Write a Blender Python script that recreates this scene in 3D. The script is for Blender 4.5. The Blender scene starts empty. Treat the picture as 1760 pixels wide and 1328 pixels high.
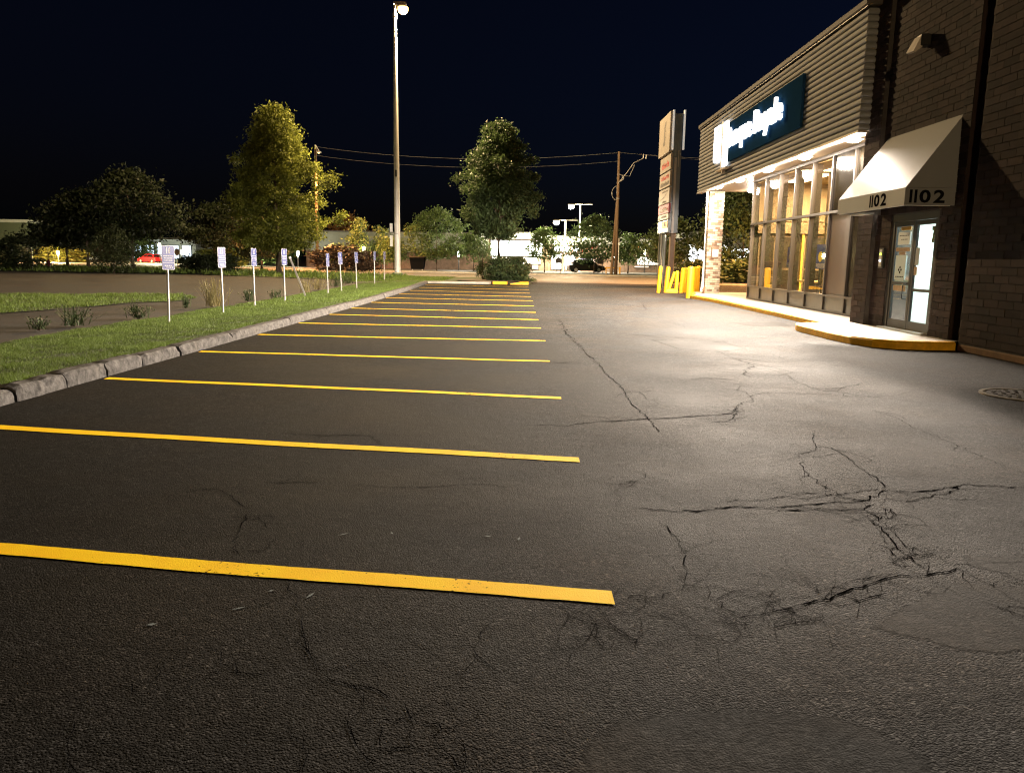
import bpy, bmesh, math, random
import numpy as np
from mathutils import Vector, Matrix, noise as mnoise
random.seed(7); rng = np.random.default_rng(7)
sc = bpy.context.scene
C = sc.collection
R = math.radians

# ------------------------------------------------------------------ camera
cam_d = bpy.data.cameras.new('camera'); cam = bpy.data.objects.new('camera', cam_d); C.objects.link(cam)
F_PX, YAW, PITCH, ROLL = 1308.96, 0.01248, 0.16528, 0.01472
cam_d.sensor_fit = 'HORIZONTAL'; cam_d.sensor_width = 36.0; cam_d.lens = 36.0 * F_PX / 1760.0
cam_d.clip_start = 0.05; cam_d.clip_end = 3000
_f = Vector((-math.sin(YAW)*math.cos(PITCH), math.cos(YAW)*math.cos(PITCH), -math.sin(PITCH)))
_r = Vector((math.cos(YAW), math.sin(YAW), 0)); _u = _r.cross(_f)
r2 = _r*math.cos(ROLL) + _u*math.sin(ROLL); u2 = -_r*math.sin(ROLL) + _u*math.cos(ROLL)
m = Matrix((r2, u2, -_f)).transposed().to_4x4(); m.translation = (0, 0, 1.5)
cam.matrix_world = m
sc.camera = cam

# ------------------------------------------------------------------ sky and moonless night
w = bpy.data.worlds.new('World'); sc.world = w; w.use_nodes = True
nt = w.node_tree; bg = nt.nodes['Background']
sky = nt.nodes.new('ShaderNodeTexSky'); sky.sky_type = 'NISHITA'; sky.sun_disc = False
sky.sun_elevation = R(-2.6); sky.sun_rotation = R(72); sky.altitude = 60
sky.air_density = 1.0; sky.dust_density = 0.6; sky.ozone_density = 4.5
ad_ = nt.nodes.new('ShaderNodeVectorMath'); ad_.operation = 'ADD'; ad_.inputs[1].default_value = (0.010, 0.021, 0.027)   # even town glow in the night air
nt.links.new(sky.outputs[0], ad_.inputs[0]); nt.links.new(ad_.outputs[0], bg.inputs[0]); bg.inputs[1].default_value = 0.055

sd = bpy.data.lights.new('night_glow', 'SUN'); sd.energy = 0.012; sd.angle = R(20); sd.color = (0.75, 0.85, 1.0)
so = bpy.data.objects.new('night_glow', sd); C.objects.link(so); so.rotation_euler = (R(48), 0, R(72+180))

vs = sc.view_settings
vs.view_transform = 'Standard'; vs.look = 'None'; vs.exposure = 0.0; vs.gamma = 1.0; vs.use_curve_mapping = False
sc.cycles.use_denoising = True
try:
    sc.cycles.denoiser = 'OPENIMAGEDENOISE'; sc.cycles.denoising_input_passes = 'RGB_ALBEDO_NORMAL'
    sc.cycles.denoising_prefilter = 'ACCURATE'
except Exception: pass
sc.cycles.max_bounces = 6; sc.cycles.diffuse_bounces = 3; sc.cycles.glossy_bounces = 3
sc.cycles.transmission_bounces = 6; sc.cycles.transparent_max_bounces = 12
sc.cycles.sample_clamp_indirect = 4.0; sc.cycles.caustics_reflective = False; sc.cycles.caustics_refractive = False
sc.cycles.use_light_tree = True
sc.cycles.filter_width = 1.2

# ------------------------------------------------------------------ materials
MATS = {}
def mat(name, col, rough=0.7, metal=0.0, var=0.0, vscale=3.0, bump=0.0, bscale=40.0, spec=0.4, emit=None, estr=0.0, detail=5.0, stretch=None, trans=0.0, island=0.0):
    """plain procedural material: base colour broken up by noise, optional fine relief"""
    if name in MATS: return MATS[name]
    mt = bpy.data.materials.new(name); mt.use_nodes = True; n = mt.node_tree; b = n.nodes['Principled BSDF']
    b.inputs['Roughness'].default_value = rough; b.inputs['Metallic'].default_value = metal
    b.inputs['Specular IOR Level'].default_value = spec
    b.inputs['Base Color'].default_value = (*col, 1)
    if island > 0: var = max(var, 0.01)
    tc = n.nodes.new('ShaderNodeTexCoord'); src = tc.outputs['Object']
    if stretch:
        mp = n.nodes.new('ShaderNodeMapping'); mp.inputs['Scale'].default_value = stretch
        n.links.new(src, mp.inputs[0]); src = mp.outputs[0]
    if var > 0:
        nz = n.nodes.new('ShaderNodeTexNoise'); nz.inputs['Scale'].default_value = vscale; nz.inputs['Detail'].default_value = detail
        nz.inputs['Roughness'].default_value = 0.65
        oi = n.nodes.new('ShaderNodeObjectInfo'); ad = n.nodes.new('ShaderNodeVectorMath'); ad.operation = 'ADD'
        sca = n.nodes.new('ShaderNodeVectorMath'); sca.operation = 'SCALE'; sca.inputs['Scale'].default_value = 37.0
        cmb = n.nodes.new('ShaderNodeCombineXYZ'); n.links.new(oi.outputs['Random'], cmb.inputs[0]); n.links.new(oi.outputs['Random'], cmb.inputs[1])
        n.links.new(cmb.outputs[0], sca.inputs[0]); n.links.new(src, ad.inputs[0]); n.links.new(sca.outputs[0], ad.inputs[1])
        n.links.new(ad.outputs[0], nz.inputs['Vector'])
        rp = n.nodes.new('ShaderNodeMapRange'); rp.inputs['From Min'].default_value = 0.3; rp.inputs['From Max'].default_value = 0.7
        rp.inputs['To Min'].default_value = 1 - var; rp.inputs['To Max'].default_value = 1 + var
        n.links.new(nz.outputs['Fac'], rp.inputs['Value'])
        mx = n.nodes.new('ShaderNodeVectorMath'); mx.operation = 'SCALE'; mx.inputs[0].default_value = col
        kk = rp.outputs[0]
        if island > 0:            # every separate piece (brick, stone) has its own tone
            gi = n.nodes.new('ShaderNodeNewGeometry'); io = n.nodes.new('ShaderNodeMath'); io.operation = 'ADD'; n.links.new(gi.outputs['Random Per Island'], io.inputs[0]); n.links.new(oi.outputs['Random'], io.inputs[1])
            fr_ = n.nodes.new('ShaderNodeMath'); fr_.operation = 'FRACT'; n.links.new(io.outputs[0], fr_.inputs[0])
            mi = n.nodes.new('ShaderNodeMapRange'); mi.inputs['To Min'].default_value = 1-island; mi.inputs['To Max'].default_value = 1+island; n.links.new(fr_.outputs[0], mi.inputs['Value'])
            mu = n.nodes.new('ShaderNodeMath'); mu.operation = 'MULTIPLY'; n.links.new(rp.outputs[0], mu.inputs[0]); n.links.new(mi.outputs[0], mu.inputs[1]); kk = mu.outputs[0]
        n.links.new(kk, mx.inputs['Scale']); n.links.new(mx.outputs[0], b.inputs['Base Color'])
    if bump > 0:
        nb = n.nodes.new('ShaderNodeTexNoise'); nb.inputs['Scale'].default_value = bscale; nb.inputs['Detail'].default_value = 4
        n.links.new(src, nb.inputs['Vector'])
        bp = n.nodes.new('ShaderNodeBump'); bp.inputs['Strength'].default_value = bump; bp.inputs['Distance'].default_value = 0.01
        n.links.new(nb.outputs['Fac'], bp.inputs['Height']); n.links.new(bp.outputs[0], b.inputs['Normal'])
    if emit: b.inputs['Emission Color'].default_value = (*emit, 1); b.inputs['Emission Strength'].default_value = estr
    if trans: b.inputs['Transmission Weight'].default_value = trans
    MATS[name] = mt; return mt

def glow(name, col, s): return mat(name, (0.6, 0.6, 0.6), 0.5, emit=col, estr=s)

def glass(name, tint, refl=0.1):
    """thin pane: tinted see-through with a clear mirror sheen (one sheet, so no refraction)"""
    mt = bpy.data.materials.new(name); mt.use_nodes = True; n = mt.node_tree
    n.nodes.remove(n.nodes['Principled BSDF']); o = n.nodes['Material Output']
    t = n.nodes.new('ShaderNodeBsdfTransparent'); t.inputs[0].default_value = (*tint, 1)
    g = n.nodes.new('ShaderNodeBsdfGlossy'); g.inputs['Roughness'].default_value = 0.015; g.inputs['Color'].default_value = (1, 1, 1, 1)
    fr = n.nodes.new('ShaderNodeLayerWeight'); fr.inputs['Blend'].default_value = 0.35
    mr = n.nodes.new('ShaderNodeMapRange'); mr.inputs['To Min'].default_value = refl; mr.inputs['To Max'].default_value = 0.34
    n.links.new(fr.outputs['Fresnel'], mr.inputs['Value'])
    mx = n.nodes.new('ShaderNodeMixShader'); n.links.new(mr.outputs[0], mx.inputs[0]); n.links.new(t.outputs[0], mx.inputs[1]); n.links.new(g.outputs[0], mx.inputs[2])
    n.links.new(mx.outputs[0], o.inputs['Surface']); return mt

def asphalt(name, base, light, rough=0.75, grain=230.0, patchy=0.25, seal_shade_edge=None, gl=0.5, bump=0.8):
    """aggregate in binder: pale stones in dark tar, worn blotches, tyre-polished streaks and real relief"""
    mt = bpy.data.materials.new(name); mt.use_nodes = True; n = mt.node_tree; b = n.nodes['Principled BSDF']; L = n.links.new
    geo = n.nodes.new('ShaderNodeNewGeometry'); P = geo.outputs['Position']
    def tex(kind, scale, **kw):
        t = n.nodes.new(kind); t.inputs['Scale'].default_value = scale; L(P, t.inputs['Vector'])
        for k, v in kw.items(): t.inputs[k].default_value = v
        return t
    def mrange(src, a, bb, c, d, smooth=False):
        r = n.nodes.new('ShaderNodeMapRange'); r.inputs['From Min'].default_value = a; r.inputs['From Max'].default_value = bb
        r.inputs['To Min'].default_value = c; r.inputs['To Max'].default_value = d
        if smooth: r.interpolation_type = 'SMOOTHSTEP'
        L(src, r.inputs['Value']); return r.outputs[0]
    def mth(op, a, bb):
        q = n.nodes.new('ShaderNodeMath'); q.operation = op
        for i, v in enumerate((a, bb)):
            if isinstance(v, (int, float)): q.inputs[i].default_value = v
            else: L(v, q.inputs[i])
        return q.outputs[0]
    v1 = tex('ShaderNodeTexVoronoi', grain*0.55); v2 = tex('ShaderNodeTexVoronoi', grain*0.42)
    big = tex('ShaderNodeTexNoise', 0.45, Detail=6.0, Roughness=0.62); mid = tex('ShaderNodeTexNoise', 5.0, Detail=8.0, Roughness=0.7)
    fine = tex('ShaderNodeTexNoise', grain*0.4, Detail=3.0)
    # stones: random value per voronoi cell
    sep = n.nodes.new('ShaderNodeSeparateColor'); L(v1.outputs['Color'], sep.inputs[0])
    st = mrange(sep.outputs[0], 0.5, 1.0, 0.0, 1.0)
    sep2 = n.nodes.new('ShaderNodeSeparateColor'); L(v2.outputs['Color'], sep2.inputs[0])
    st2 = mrange(sep2.outputs[1], 0.95, 1.0, 0.0, 1.0)
    stones = mth('MAXIMUM', mth('MULTIPLY', st, 0.55), mth('MULTIPLY', st2, 0.9))
    mixc = n.nodes.new('ShaderNodeMix'); mixc.data_type = 'RGBA'; mixc.inputs[6].default_value = (*base, 1); mixc.inputs[7].default_value = (*light, 1)
    L(stones, mixc.inputs[0])
    k = mth('MULTIPLY', mrange(big.outputs['Fac'], 0.3, 0.7, 1-patchy, 1+patchy), mrange(mid.outputs['Fac'], 0.25, 0.75, 0.58, 1.42))
    v3 = tex('ShaderNodeTexVoronoi', grain*0.19); s3 = n.nodes.new('ShaderNodeSeparateColor'); L(v3.outputs['Color'], s3.inputs[0])
    k = mth('MULTIPLY', k, mrange(s3.outputs[2], 0.0, 1.0, 0.68, 1.36))      # coarse grit
    if seal_shade_edge is not None:     # sealed stalls blacker than the worn lane, with light falloff painted in leftwards
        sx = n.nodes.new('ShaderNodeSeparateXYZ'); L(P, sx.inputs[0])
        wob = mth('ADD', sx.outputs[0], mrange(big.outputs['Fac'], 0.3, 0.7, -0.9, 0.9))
        k = mth('MULTIPLY', k, mrange(wob, seal_shade_edge-1.8, seal_shade_edge+2.6, 0.50, 1.28, True))
        k = mth('MULTIPLY', k, mrange(sx.outputs[1], 10, 20, 1.0, 1.45, True))     # older lane paled towards the street, storefront light painted in
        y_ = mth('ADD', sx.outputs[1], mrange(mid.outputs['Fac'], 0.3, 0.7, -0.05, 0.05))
        k = mth('MULTIPLY', k, mrange(y_, 3.78, 3.92, 1.02, 0.70, True))     # tone step across the lot, darker beyond it
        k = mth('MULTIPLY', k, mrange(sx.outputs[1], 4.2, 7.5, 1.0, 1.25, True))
    sc_ = n.nodes.new('ShaderNodeVectorMath'); sc_.operation = 'SCALE'; L(mixc.outputs[2], sc_.inputs[0]); L(k, sc_.inputs['Scale'])
    tint = n.nodes.new('ShaderNodeTexNoise'); tint.inputs['Scale'].default_value = 0.8; tint.inputs['Detail'].default_value = 5; L(P, tint.inputs['Vector'])
    hue = n.nodes.new('ShaderNodeMix'); hue.data_type = 'RGBA'; hue.inputs[6].default_value = (0.94, 1.0, 1.06, 1); hue.inputs[7].default_value = (1.10, 0.99, 0.88, 1)
    L(mrange(tint.outputs['Fac'], 0.4, 0.62, 0.0, 1.0), hue.inputs[0])
    mv = n.nodes.new('ShaderNodeVectorMath'); mv.operation = 'MULTIPLY'; L(sc_.outputs[0], mv.inputs[0]); L(hue.outputs[2], mv.inputs[1])
    L(mv.outputs[0], b.inputs['Base Color'])
    L(mrange(big.outputs['Fac'], 0.3, 0.7, rough-0.1, rough+0.1), b.inputs['Roughness'])
    b.inputs['Specular IOR Level'].default_value = gl
    h = mth('ADD', mth('MULTIPLY', v1.outputs['Distance'], -0.8), mth('ADD', mth('MULTIPLY', fine.outputs['Fac'], 0.35), mth('MULTIPLY', mid.outputs['Fac'], 2.2)))
    bp = n.nodes.new('ShaderNodeBump'); bp.inputs['Strength'].default_value = bump; bp.inputs['Distance'].default_value = 0.006
    L(h, bp.inputs['Height']); L(bp.outputs[0], b.inputs['Normal'])
    return mt

def leafmat(name, col, var=0.45, transl=0.35):
    mt = bpy.data.materials.new(name); mt.use_nodes = True; n = mt.node_tree; b = n.nodes['Principled BSDF']; L = n.links.new
    at = n.nodes.new('ShaderNodeAttribute'); at.attribute_name = 'tone'
    mr = n.nodes.new('ShaderNodeMapRange'); mr.inputs['To Min'].default_value = 1-var; mr.inputs['To Max'].default_value = 1+var
    L(at.outputs['Fac'], mr.inputs['Value'])
    s = n.nodes.new('ShaderNodeVectorMath'); s.operation = 'SCALE'; s.inputs[0].default_value = col; L(mr.outputs[0], s.inputs['Scale'])
    L(s.outputs[0], b.inputs['Base Color']); b.inputs['Roughness'].default_value = 0.55; b.inputs['Specular IOR Level'].default_value = 0.3
    tr = n.nodes.new('ShaderNodeBsdfTranslucent'); L(s.outputs[0], tr.inputs[0])
    mx = n.nodes.new('ShaderNodeMixShader'); mx.inputs[0].default_value = transl
    L(b.outputs[0], mx.inputs[1]); L(tr.outputs[0], mx.inputs[2]); L(mx.outputs[0], n.nodes['Material Output'].inputs['Surface'])
    return mt

# ------------------------------------------------------------------ mesh helpers
def tag(o, label=None, cat=None, group=None, kind=None):
    if label: o['label'] = label
    if cat: o['category'] = cat
    if group: o['group'] = group
    if kind: o['kind'] = kind
    return o
def thing(name, loc, label, cat, group=None, rz=0.0):
    o = bpy.data.objects.new(name, None); o.empty_display_size = 0.2; C.objects.link(o); o.location = loc; o.rotation_euler = (0, 0, rz)
    return tag(o, label, cat, group)
class MB:
    def __init__(s): s.v = []; s.f = []
    def add(s, vs, fs):
        k = len(s.v); s.v += [tuple(map(float, p)) for p in vs]; s.f += [tuple(i+k for i in q) for q in fs]; return s
    def box(s, x0, x1, y0, y1, z0, z1):
        return s.add([(x0,y0,z0),(x1,y0,z0),(x1,y1,z0),(x0,y1,z0),(x0,y0,z1),(x1,y0,z1),(x1,y1,z1),(x0,y1,z1)],
                     [(0,3,2,1),(4,5,6,7),(0,1,5,4),(1,2,6,5),(2,3,7,6),(3,0,4,7)])
    def prism(s, poly, a0, a1, axis='z'):
        """closed outline (2D) extruded from a0 to a1 along an axis"""
        n = len(poly)
        def P(p, a): return {'z': (p[0], p[1], a), 'y': (p[0], a, p[1]), 'x': (a, p[0], p[1])}[axis]
        vs = [P(p, a0) for p in poly] + [P(p, a1) for p in poly]
        fs = [tuple(range(n-1, -1, -1)), tuple(range(n, 2*n))] + [(i, (i+1) % n, n+(i+1) % n, n+i) for i in range(n)]
        return s.add(vs, fs)
    def lathe(s, prof, cx=0, cy=0, seg=16):
        """profile [(r,z)...] turned about the vertical through (cx,cy)"""
        vs = []; fs = []; n = len(prof)
        for r, z in prof:
            for i in range(seg):
                a = 2*math.pi*i/seg; vs.append((cx+r*math.cos(a), cy+r*math.sin(a), z))
        for j in range(n-1):
            for i in range(seg):
                k = (i+1) % seg; fs.append((j*seg+i, j*seg+k, (j+1)*seg+k, (j+1)*seg+i))
        fs.append(tuple(range(seg-1, -1, -1))); fs.append(tuple((n-1)*seg+i for i in range(seg)))
        return s.add(vs, fs)
    def tube(s, path, r, seg=6):
        path = [Vector(p) for p in path]; n = len(path); vs = []; fs = []
        rr = r if isinstance(r, (list, tuple)) else [r]*n
        for j, p in enumerate(path):
            d = (path[min(j+1, n-1)] - path[max(j-1, 0)]).normalized()
            a = d.cross(Vector((0, 0, 1)))
            if a.length < 1e-3: a = Vector((1, 0, 0))
            a.normalize(); b_ = d.cross(a)
            for i in range(seg):
                t = 2*math.pi*i/seg; vs.append(p + a*math.cos(t)*rr[j] + b_*math.sin(t)*rr[j])
        for j in range(n-1):
            for i in range(seg):
                k = (i+1) % seg; fs.append((j*seg+i, j*seg+k, (j+1)*seg+k, (j+1)*seg+i))
        fs.append(tuple(range(seg-1, -1, -1))); fs.append(tuple((n-1)*seg+i for i in range(seg)))
        return s.add(vs, fs)
    def build(s, name, material, parent=None, bevel=0.0, smooth=False, label=None, kind=None, world=True):
        me = bpy.data.meshes.new(name)
        off = Vector(parent_base(parent)) if (parent is not None and world) else Vector((0, 0, 0))
        me.from_pydata([tuple(Vector(p)-off) for p in s.v], [], s.f)
        bm = bmesh.new(); bm.from_mesh(me); bmesh.ops.recalc_face_normals(bm, faces=bm.faces)
        if bevel > 0: bmesh.ops.bevel(bm, geom=list(bm.edges), offset=bevel, segments=1, affect='EDGES', clamp_overlap=True)
        bm.to_mesh(me); bm.free()
        if smooth:
            me.polygons.foreach_set('use_smooth', [True]*len(me.polygons))
        if material: me.materials.append(material)
        o = bpy.data.objects.new(name, me); C.objects.link(o)
        if parent is not None: o.parent = parent
        return tag(o, label, kind=kind)
def parent_base(p):
    v = Vector((0, 0, 0))
    while p is not None: v = v + Vector(p.location); p = p.parent
    return v
def struct(name, mb, material, **k):
    o = mb.build(name, material, **k); o['kind'] = 'structure'; return o
def raw_mesh(name, V, Fq, material, parent=None, tone=None, kind=None):
    me = bpy.data.meshes.new(name); V = np.asarray(V, np.float32); Fq = np.asarray(Fq, np.int32); k = Fq.shape[1]
    me.vertices.add(len(V)); me.vertices.foreach_set('co', V.ravel())
    me.loops.add(Fq.size); me.loops.foreach_set('vertex_index', Fq.ravel())
    me.polygons.add(len(Fq)); me.polygons.foreach_set('loop_start', np.arange(0, Fq.size, k, dtype=np.int32))
    me.update(calc_edges=True)
    if tone is not None:
        a = me.attributes.new('tone', 'FLOAT', 'POINT'); a.data.foreach_set('value', np.asarray(tone, np.float32))
    me.materials.append(material)
    o = bpy.data.objects.new(name, me); C.objects.link(o)
    if parent is not None: o.parent = parent
    return tag(o, kind=kind)
def copy_tree(o, parent=None):
    c = o.copy(); C.objects.link(c); c.parent = parent
    for ch in list(o.children): copy_tree(ch, c)
    return c
def lamp(name, parent, loc, power, color, kind='POINT', size=0.15, world=True, spread=None, rot=None, batwing=None):
    d = bpy.data.lights.new(name, kind); d.energy = power; d.color = color
    if kind == 'AREA':
        d.shape = 'RECTANGLE'; d.size, d.size_y = size if isinstance(size, tuple) else (size, size)
    else: d.shadow_soft_size = size
    if kind == 'SPOT': d.spot_size = R(spread or 150); d.spot_blend = 0.5
    if batwing:                       # luminaire photometry: less straight down, more at wide angles
        d.use_nodes = True; n = d.node_tree; e = n.nodes['Emission']
        tc = n.nodes.new('ShaderNodeTexCoord'); sx = n.nodes.new('ShaderNodeSeparateXYZ'); n.links.new(tc.outputs['Normal'], sx.inputs[0])
        ab = n.nodes.new('ShaderNodeMath'); ab.operation = 'ABSOLUTE'; n.links.new(sx.outputs[2], ab.inputs[0])
        mr = n.nodes.new('ShaderNodeMapRange'); mr.inputs['From Min'].default_value = 0.3; mr.inputs['From Max'].default_value = 0.95
        mr.inputs['To Min'].default_value = 1.0; mr.inputs['To Max'].default_value = batwing
        n.links.new(ab.outputs[0], mr.inputs['Value'])
        m2 = n.nodes.new('ShaderNodeMapRange'); m2.inputs['From Min'].default_value = -0.05; m2.inputs['From Max'].default_value = 0.10
        m2.inputs['To Min'].default_value = 1.0; m2.inputs['To Max'].default_value = 0.04; n.links.new(sx.outputs[2], m2.inputs['Value'])
        mm = n.nodes.new('ShaderNodeMath'); mm.operation = 'MULTIPLY'; n.links.new(mr.outputs[0], mm.inputs[0]); n.links.new(m2.outputs[0], mm.inputs[1])
        # forward-throw optics: little light back onto the glass line (+X side)
        m3 = n.nodes.new('ShaderNodeMapRange'); m3.inputs['From Min'].default_value = -0.25; m3.inputs['From Max'].default_value = 0.10
        m3.inputs['To Min'].default_value = 1.0; m3.inputs['To Max'].default_value = 0.05; n.links.new(sx.outputs[0], m3.inputs['Value'])
        m4 = n.nodes.new('ShaderNodeMath'); m4.operation = 'MULTIPLY'; n.links.new(mm.outputs[0], m4.inputs[0]); n.links.new(m3.outputs[0], m4.inputs[1])
        n.links.new(m4.outputs[0], e.inputs['Strength'])
    o = bpy.data.objects.new(name, d); C.objects.link(o)
    if rot: o.rotation_euler = rot
    if parent is not None: o.parent = parent; o.location = Vector(loc) - (parent_base(parent) if world else Vector((0, 0, 0)))
    else: o.location = loc
    return o
def text_islands(txt, size, extrude, offset=0.0):
    """letters of a word as separate pieces: list of (verts, faces), in the XY plane"""
    cu = bpy.data.curves.new('t', 'FONT'); cu.body = txt; cu.size = size; cu.extrude = extrude; cu.offset = offset; cu.resolution_u = 3
    ob = bpy.data.objects.new('t', cu); C.objects.link(ob)
    dg = bpy.context.evaluated_depsgraph_get(); me = bpy.data.meshes.new_from_object(ob.evaluated_get(dg))
    bm = bmesh.new(); bm.from_mesh(me); bmesh.ops.remove_doubles(bm, verts=bm.verts, dist=1e-5)
    bm.verts.ensure_lookup_table(); seen = set(); out = []
    for v0 in bm.verts:
        if v0.index in seen: continue
        st = [v0]; seen.add(v0.index); comp = []
        while st:
            a = st.pop(); comp.append(a)
            for e in a.link_edges:
                b_ = e.other_vert(a)
                if b_.index not in seen: seen.add(b_.index); st.append(b_)
        ids = {a.index: i for i, a in enumerate(comp)}; fs = []
        done = set()
        for a in comp:
            for f in a.link_faces:
                if f.index not in done: done.add(f.index); fs.append(tuple(ids[q.index] for q in f.verts))
        out.append(([tuple(a.co) for a in comp], fs))
    bm.free(); bpy.data.objects.remove(ob); bpy.data.curves.remove(cu); bpy.data.meshes.remove(me)
    return sorted(out, key=lambda q: min(p[0] for p in q[0]))

# palette
M_conc = mat('concrete', (0.40, 0.37, 0.33), 0.85, var=0.25, vscale=2.5, bump=0.4, bscale=60)
M_granite = mat('granite', (0.092, 0.087, 0.082), 0.95, spec=0.1, var=0.6, vscale=11, bump=1.0, bscale=28, detail=8)
M_yellow = mat('yellow_paint', (0.78, 0.40, 0.008), 0.5, var=0.10, vscale=10, bump=0.25, bscale=90)
M_kerbyellow = mat('worn_yellow_paint', (0.80, 0.42, 0.010), 0.65, var=0.28, vscale=6, bump=0.4, bscale=60, detail=8)
M_steel = mat('galvanised_steel', (0.42, 0.41, 0.40), 0.5, 0.55, var=0.15, vscale=8)
M_alu = mat('bronze_aluminium', (0.055, 0.045, 0.036), 0.5, 0.2, var=0.08, vscale=4)
M_dark = mat('dark_metal', (0.018, 0.017, 0.016), 0.5, 0.2, var=0.2, vscale=4)
M_white = mat('white_paint', (0.78, 0.77, 0.74), 0.5, var=0.06, vscale=5)
M_black = mat('black_print', (0.008, 0.008, 0.009), 0.9, spec=0.0)
M_siding = mat('metal_siding', (0.245, 0.245, 0.245), 0.65, 0.0, spec=0.12, var=0.12, vscale=1.2, stretch=(1, 0.25, 6))
M_soffit = mat('soffit_metal', (0.33, 0.25, 0.16), 0.6, var=0.08, vscale=1.0)
M_mortar = mat('mortar', (0.070, 0.062, 0.057), 0.9, spec=0.1, var=0.25, vscale=6, bump=0.3, bscale=80)
M_brick = mat('dark_brick', (0.026, 0.017, 0.0155), 0.85, var=0.3, vscale=1.7, bump=0.7, bscale=55, detail=9, island=0.45, spec=0.1)
M_buff = mat('buff_brick', (0.34, 0.28, 0.20), 0.85, var=0.25, vscale=3.3, bump=0.6, bscale=50, detail=8, island=0.35)
M_buffdark = mat('brown_buff_brick', (0.17, 0.11, 0.07), 0.85, var=0.3, vscale=3.3, bump=0.6, bscale=50)
M_navy = mat('navy_panel', (0.010, 0.035, 0.08), 0.8, spec=0.0, var=0.08, vscale=2)
M_wood = mat('weathered_pole_wood', (0.17, 0.115, 0.075), 0.85, var=0.35, vscale=3, stretch=(9, 9, 0.6), bump=0.5, bscale=12)
M_bark = mat('bark', (0.07, 0.052, 0.038), 0.9, var=0.35, vscale=5, stretch=(4, 4, 0.8), bump=0.7, bscale=16)
M_wire = mat('cable', (0.13, 0.13, 0.13), 0.5)
G_white = glow('lit_white', (0.92, 0.97, 1.0), 9.0)

# ------------------------------------------------------------------ ground, lots, road
def sheet(name, pts, z, material, parent=None, zs=None):
    from mathutils.geometry import tessellate_polygon
    vs = [(p[0], p[1], (zs[i] if zs else z)) for i, p in enumerate(pts)]
    tri = tessellate_polygon([[Vector((p[0], p[1], 0)) for p in pts]])
    mb = MB(); mb.add(vs, [tuple(t) for t in tri])
    o = mb.build(name, material, parent)
    for p in o.data.polygons:
        if p.normal.z < 0: p.flip()
    o['kind'] = 'structure'; return o
M_soil = mat('turf_soil', (0.030, 0.040, 0.014), 0.95, var=0.5, vscale=1.6, bump=0.6, bscale=30, detail=8)
M_asph = asphalt('lot_asphalt', (0.0074, 0.0073, 0.0074), (0.084, 0.081, 0.079), rough=0.88, seal_shade_edge=0.2, gl=0.05, bump=0.6, patchy=0.42)
M_old = asphalt('old_asphalt', (0.032, 0.027, 0.023), (0.075, 0.066, 0.058), rough=0.85, patchy=0.4, gl=0.3)
M_road = asphalt('road_asphalt', (0.11, 0.10, 0.09), (0.20, 0.19, 0.17), rough=0.8, patchy=0.15, gl=0.3, grain=60)
sheet('ground', [(-600, -300), (600, -300), (600, 900), (-600, 900)], -0.06, M_soil)
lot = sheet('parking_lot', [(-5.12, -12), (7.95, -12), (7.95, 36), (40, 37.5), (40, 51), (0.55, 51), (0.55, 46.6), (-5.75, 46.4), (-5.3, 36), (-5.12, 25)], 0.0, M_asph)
sheet('old_lot', [(-8.3, -6), (-8.3, 30), (-9.0, 47), (-12.5, 50.5), (-26, 59), (-42, 60), (-90, 62), (-90, -6)], -0.012, M_old)
NEAR = [(60, 51.02), (0.56, 51.02), (0.56, 58.5), (-5.5, 60), (-8.6, 61), (-14, 66), (-22.4, 72.8), (-43, 79.5), (-100, 104), (-170, 135)]
FAR = [(60, 74), (0, 77), (-16, 85), (-40, 105), (-62, 125), (-90, 150), (-160, 215)]
sheet('road', NEAR + FAR[::-1], -0.02, M_road)
sheet('far_lot', FAR + [(-160, 260), (60, 260)], -0.03, M_old)
def ribbon(pts, wdt, z):
    mb = MB(); vs = []
    for i, p in enumerate(pts):
        a = Vector(pts[max(i-1, 0)]); b_ = Vector(pts[min(i+1, len(pts)-1)]); d = (b_-a).normalized(); nn = Vector((-d.y, d.x))*wdt/2
        vs += [(p[0]+nn.x, p[1]+nn.y, z), (p[0]-nn.x, p[1]-nn.y, z)]
    mb.add(vs, [(2*i, 2*i+1, 2*i+3, 2*i+2) for i in range(len(pts)-1)]); return mb
mid = [((a[0]), (a[1])) for a in [(60, 68), (0, 69.5), (-12, 74), (-24, 81), (-44, 93), (-70, 112), (-110, 142)]]
road = bpy.data.objects['road']
ribbon(mid, 0.28, -0.015).build('centre_line', mat('road_yellow', (0.5, 0.30, 0.03), 0.7, var=0.3, vscale=3), road)
for off, zz in ((-2.6, 0), (2.6, 0)):
    ribbon([(p[0]+off*0.45, p[1]+off) for p in mid], 0.18, -0.015).build('lane_line', mat('road_white', (0.45, 0.43, 0.40), 0.7, var=0.3, vscale=3), road)
fk = MB()
for a, b_ in zip(FAR[:-1], FAR[1:]):
    a, b_ = Vector(a), Vector(b_); d = (b_-a).normalized(); n_ = Vector((d.y, -d.x))*-1
    n_ = Vector((-d.y, d.x)) if Vector((-d.y, d.x)).y > 0 else Vector((d.y, -d.x))
    q = [a, b_, b_+n_*0.25, a+n_*0.25]
    fk.add([(p.x, p.y, -0.03) for p in q]+[(p.x, p.y, 0.11) for p in q], [(4,5,6,7),(0,1,5,4),(1,2,6,5),(2,3,7,6),(3,0,4,7)])
struct('far_kerb', fk, M_conc)
verge_far = [(p[0], p[1]+0.3) for p in FAR] + [(-158, 222), (-92, 156), (-63, 131), (-40, 111), (-16, 91), (0, 83), (60, 80)]
sheet('far_verge', verge_far, 0.07, M_soil)

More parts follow.
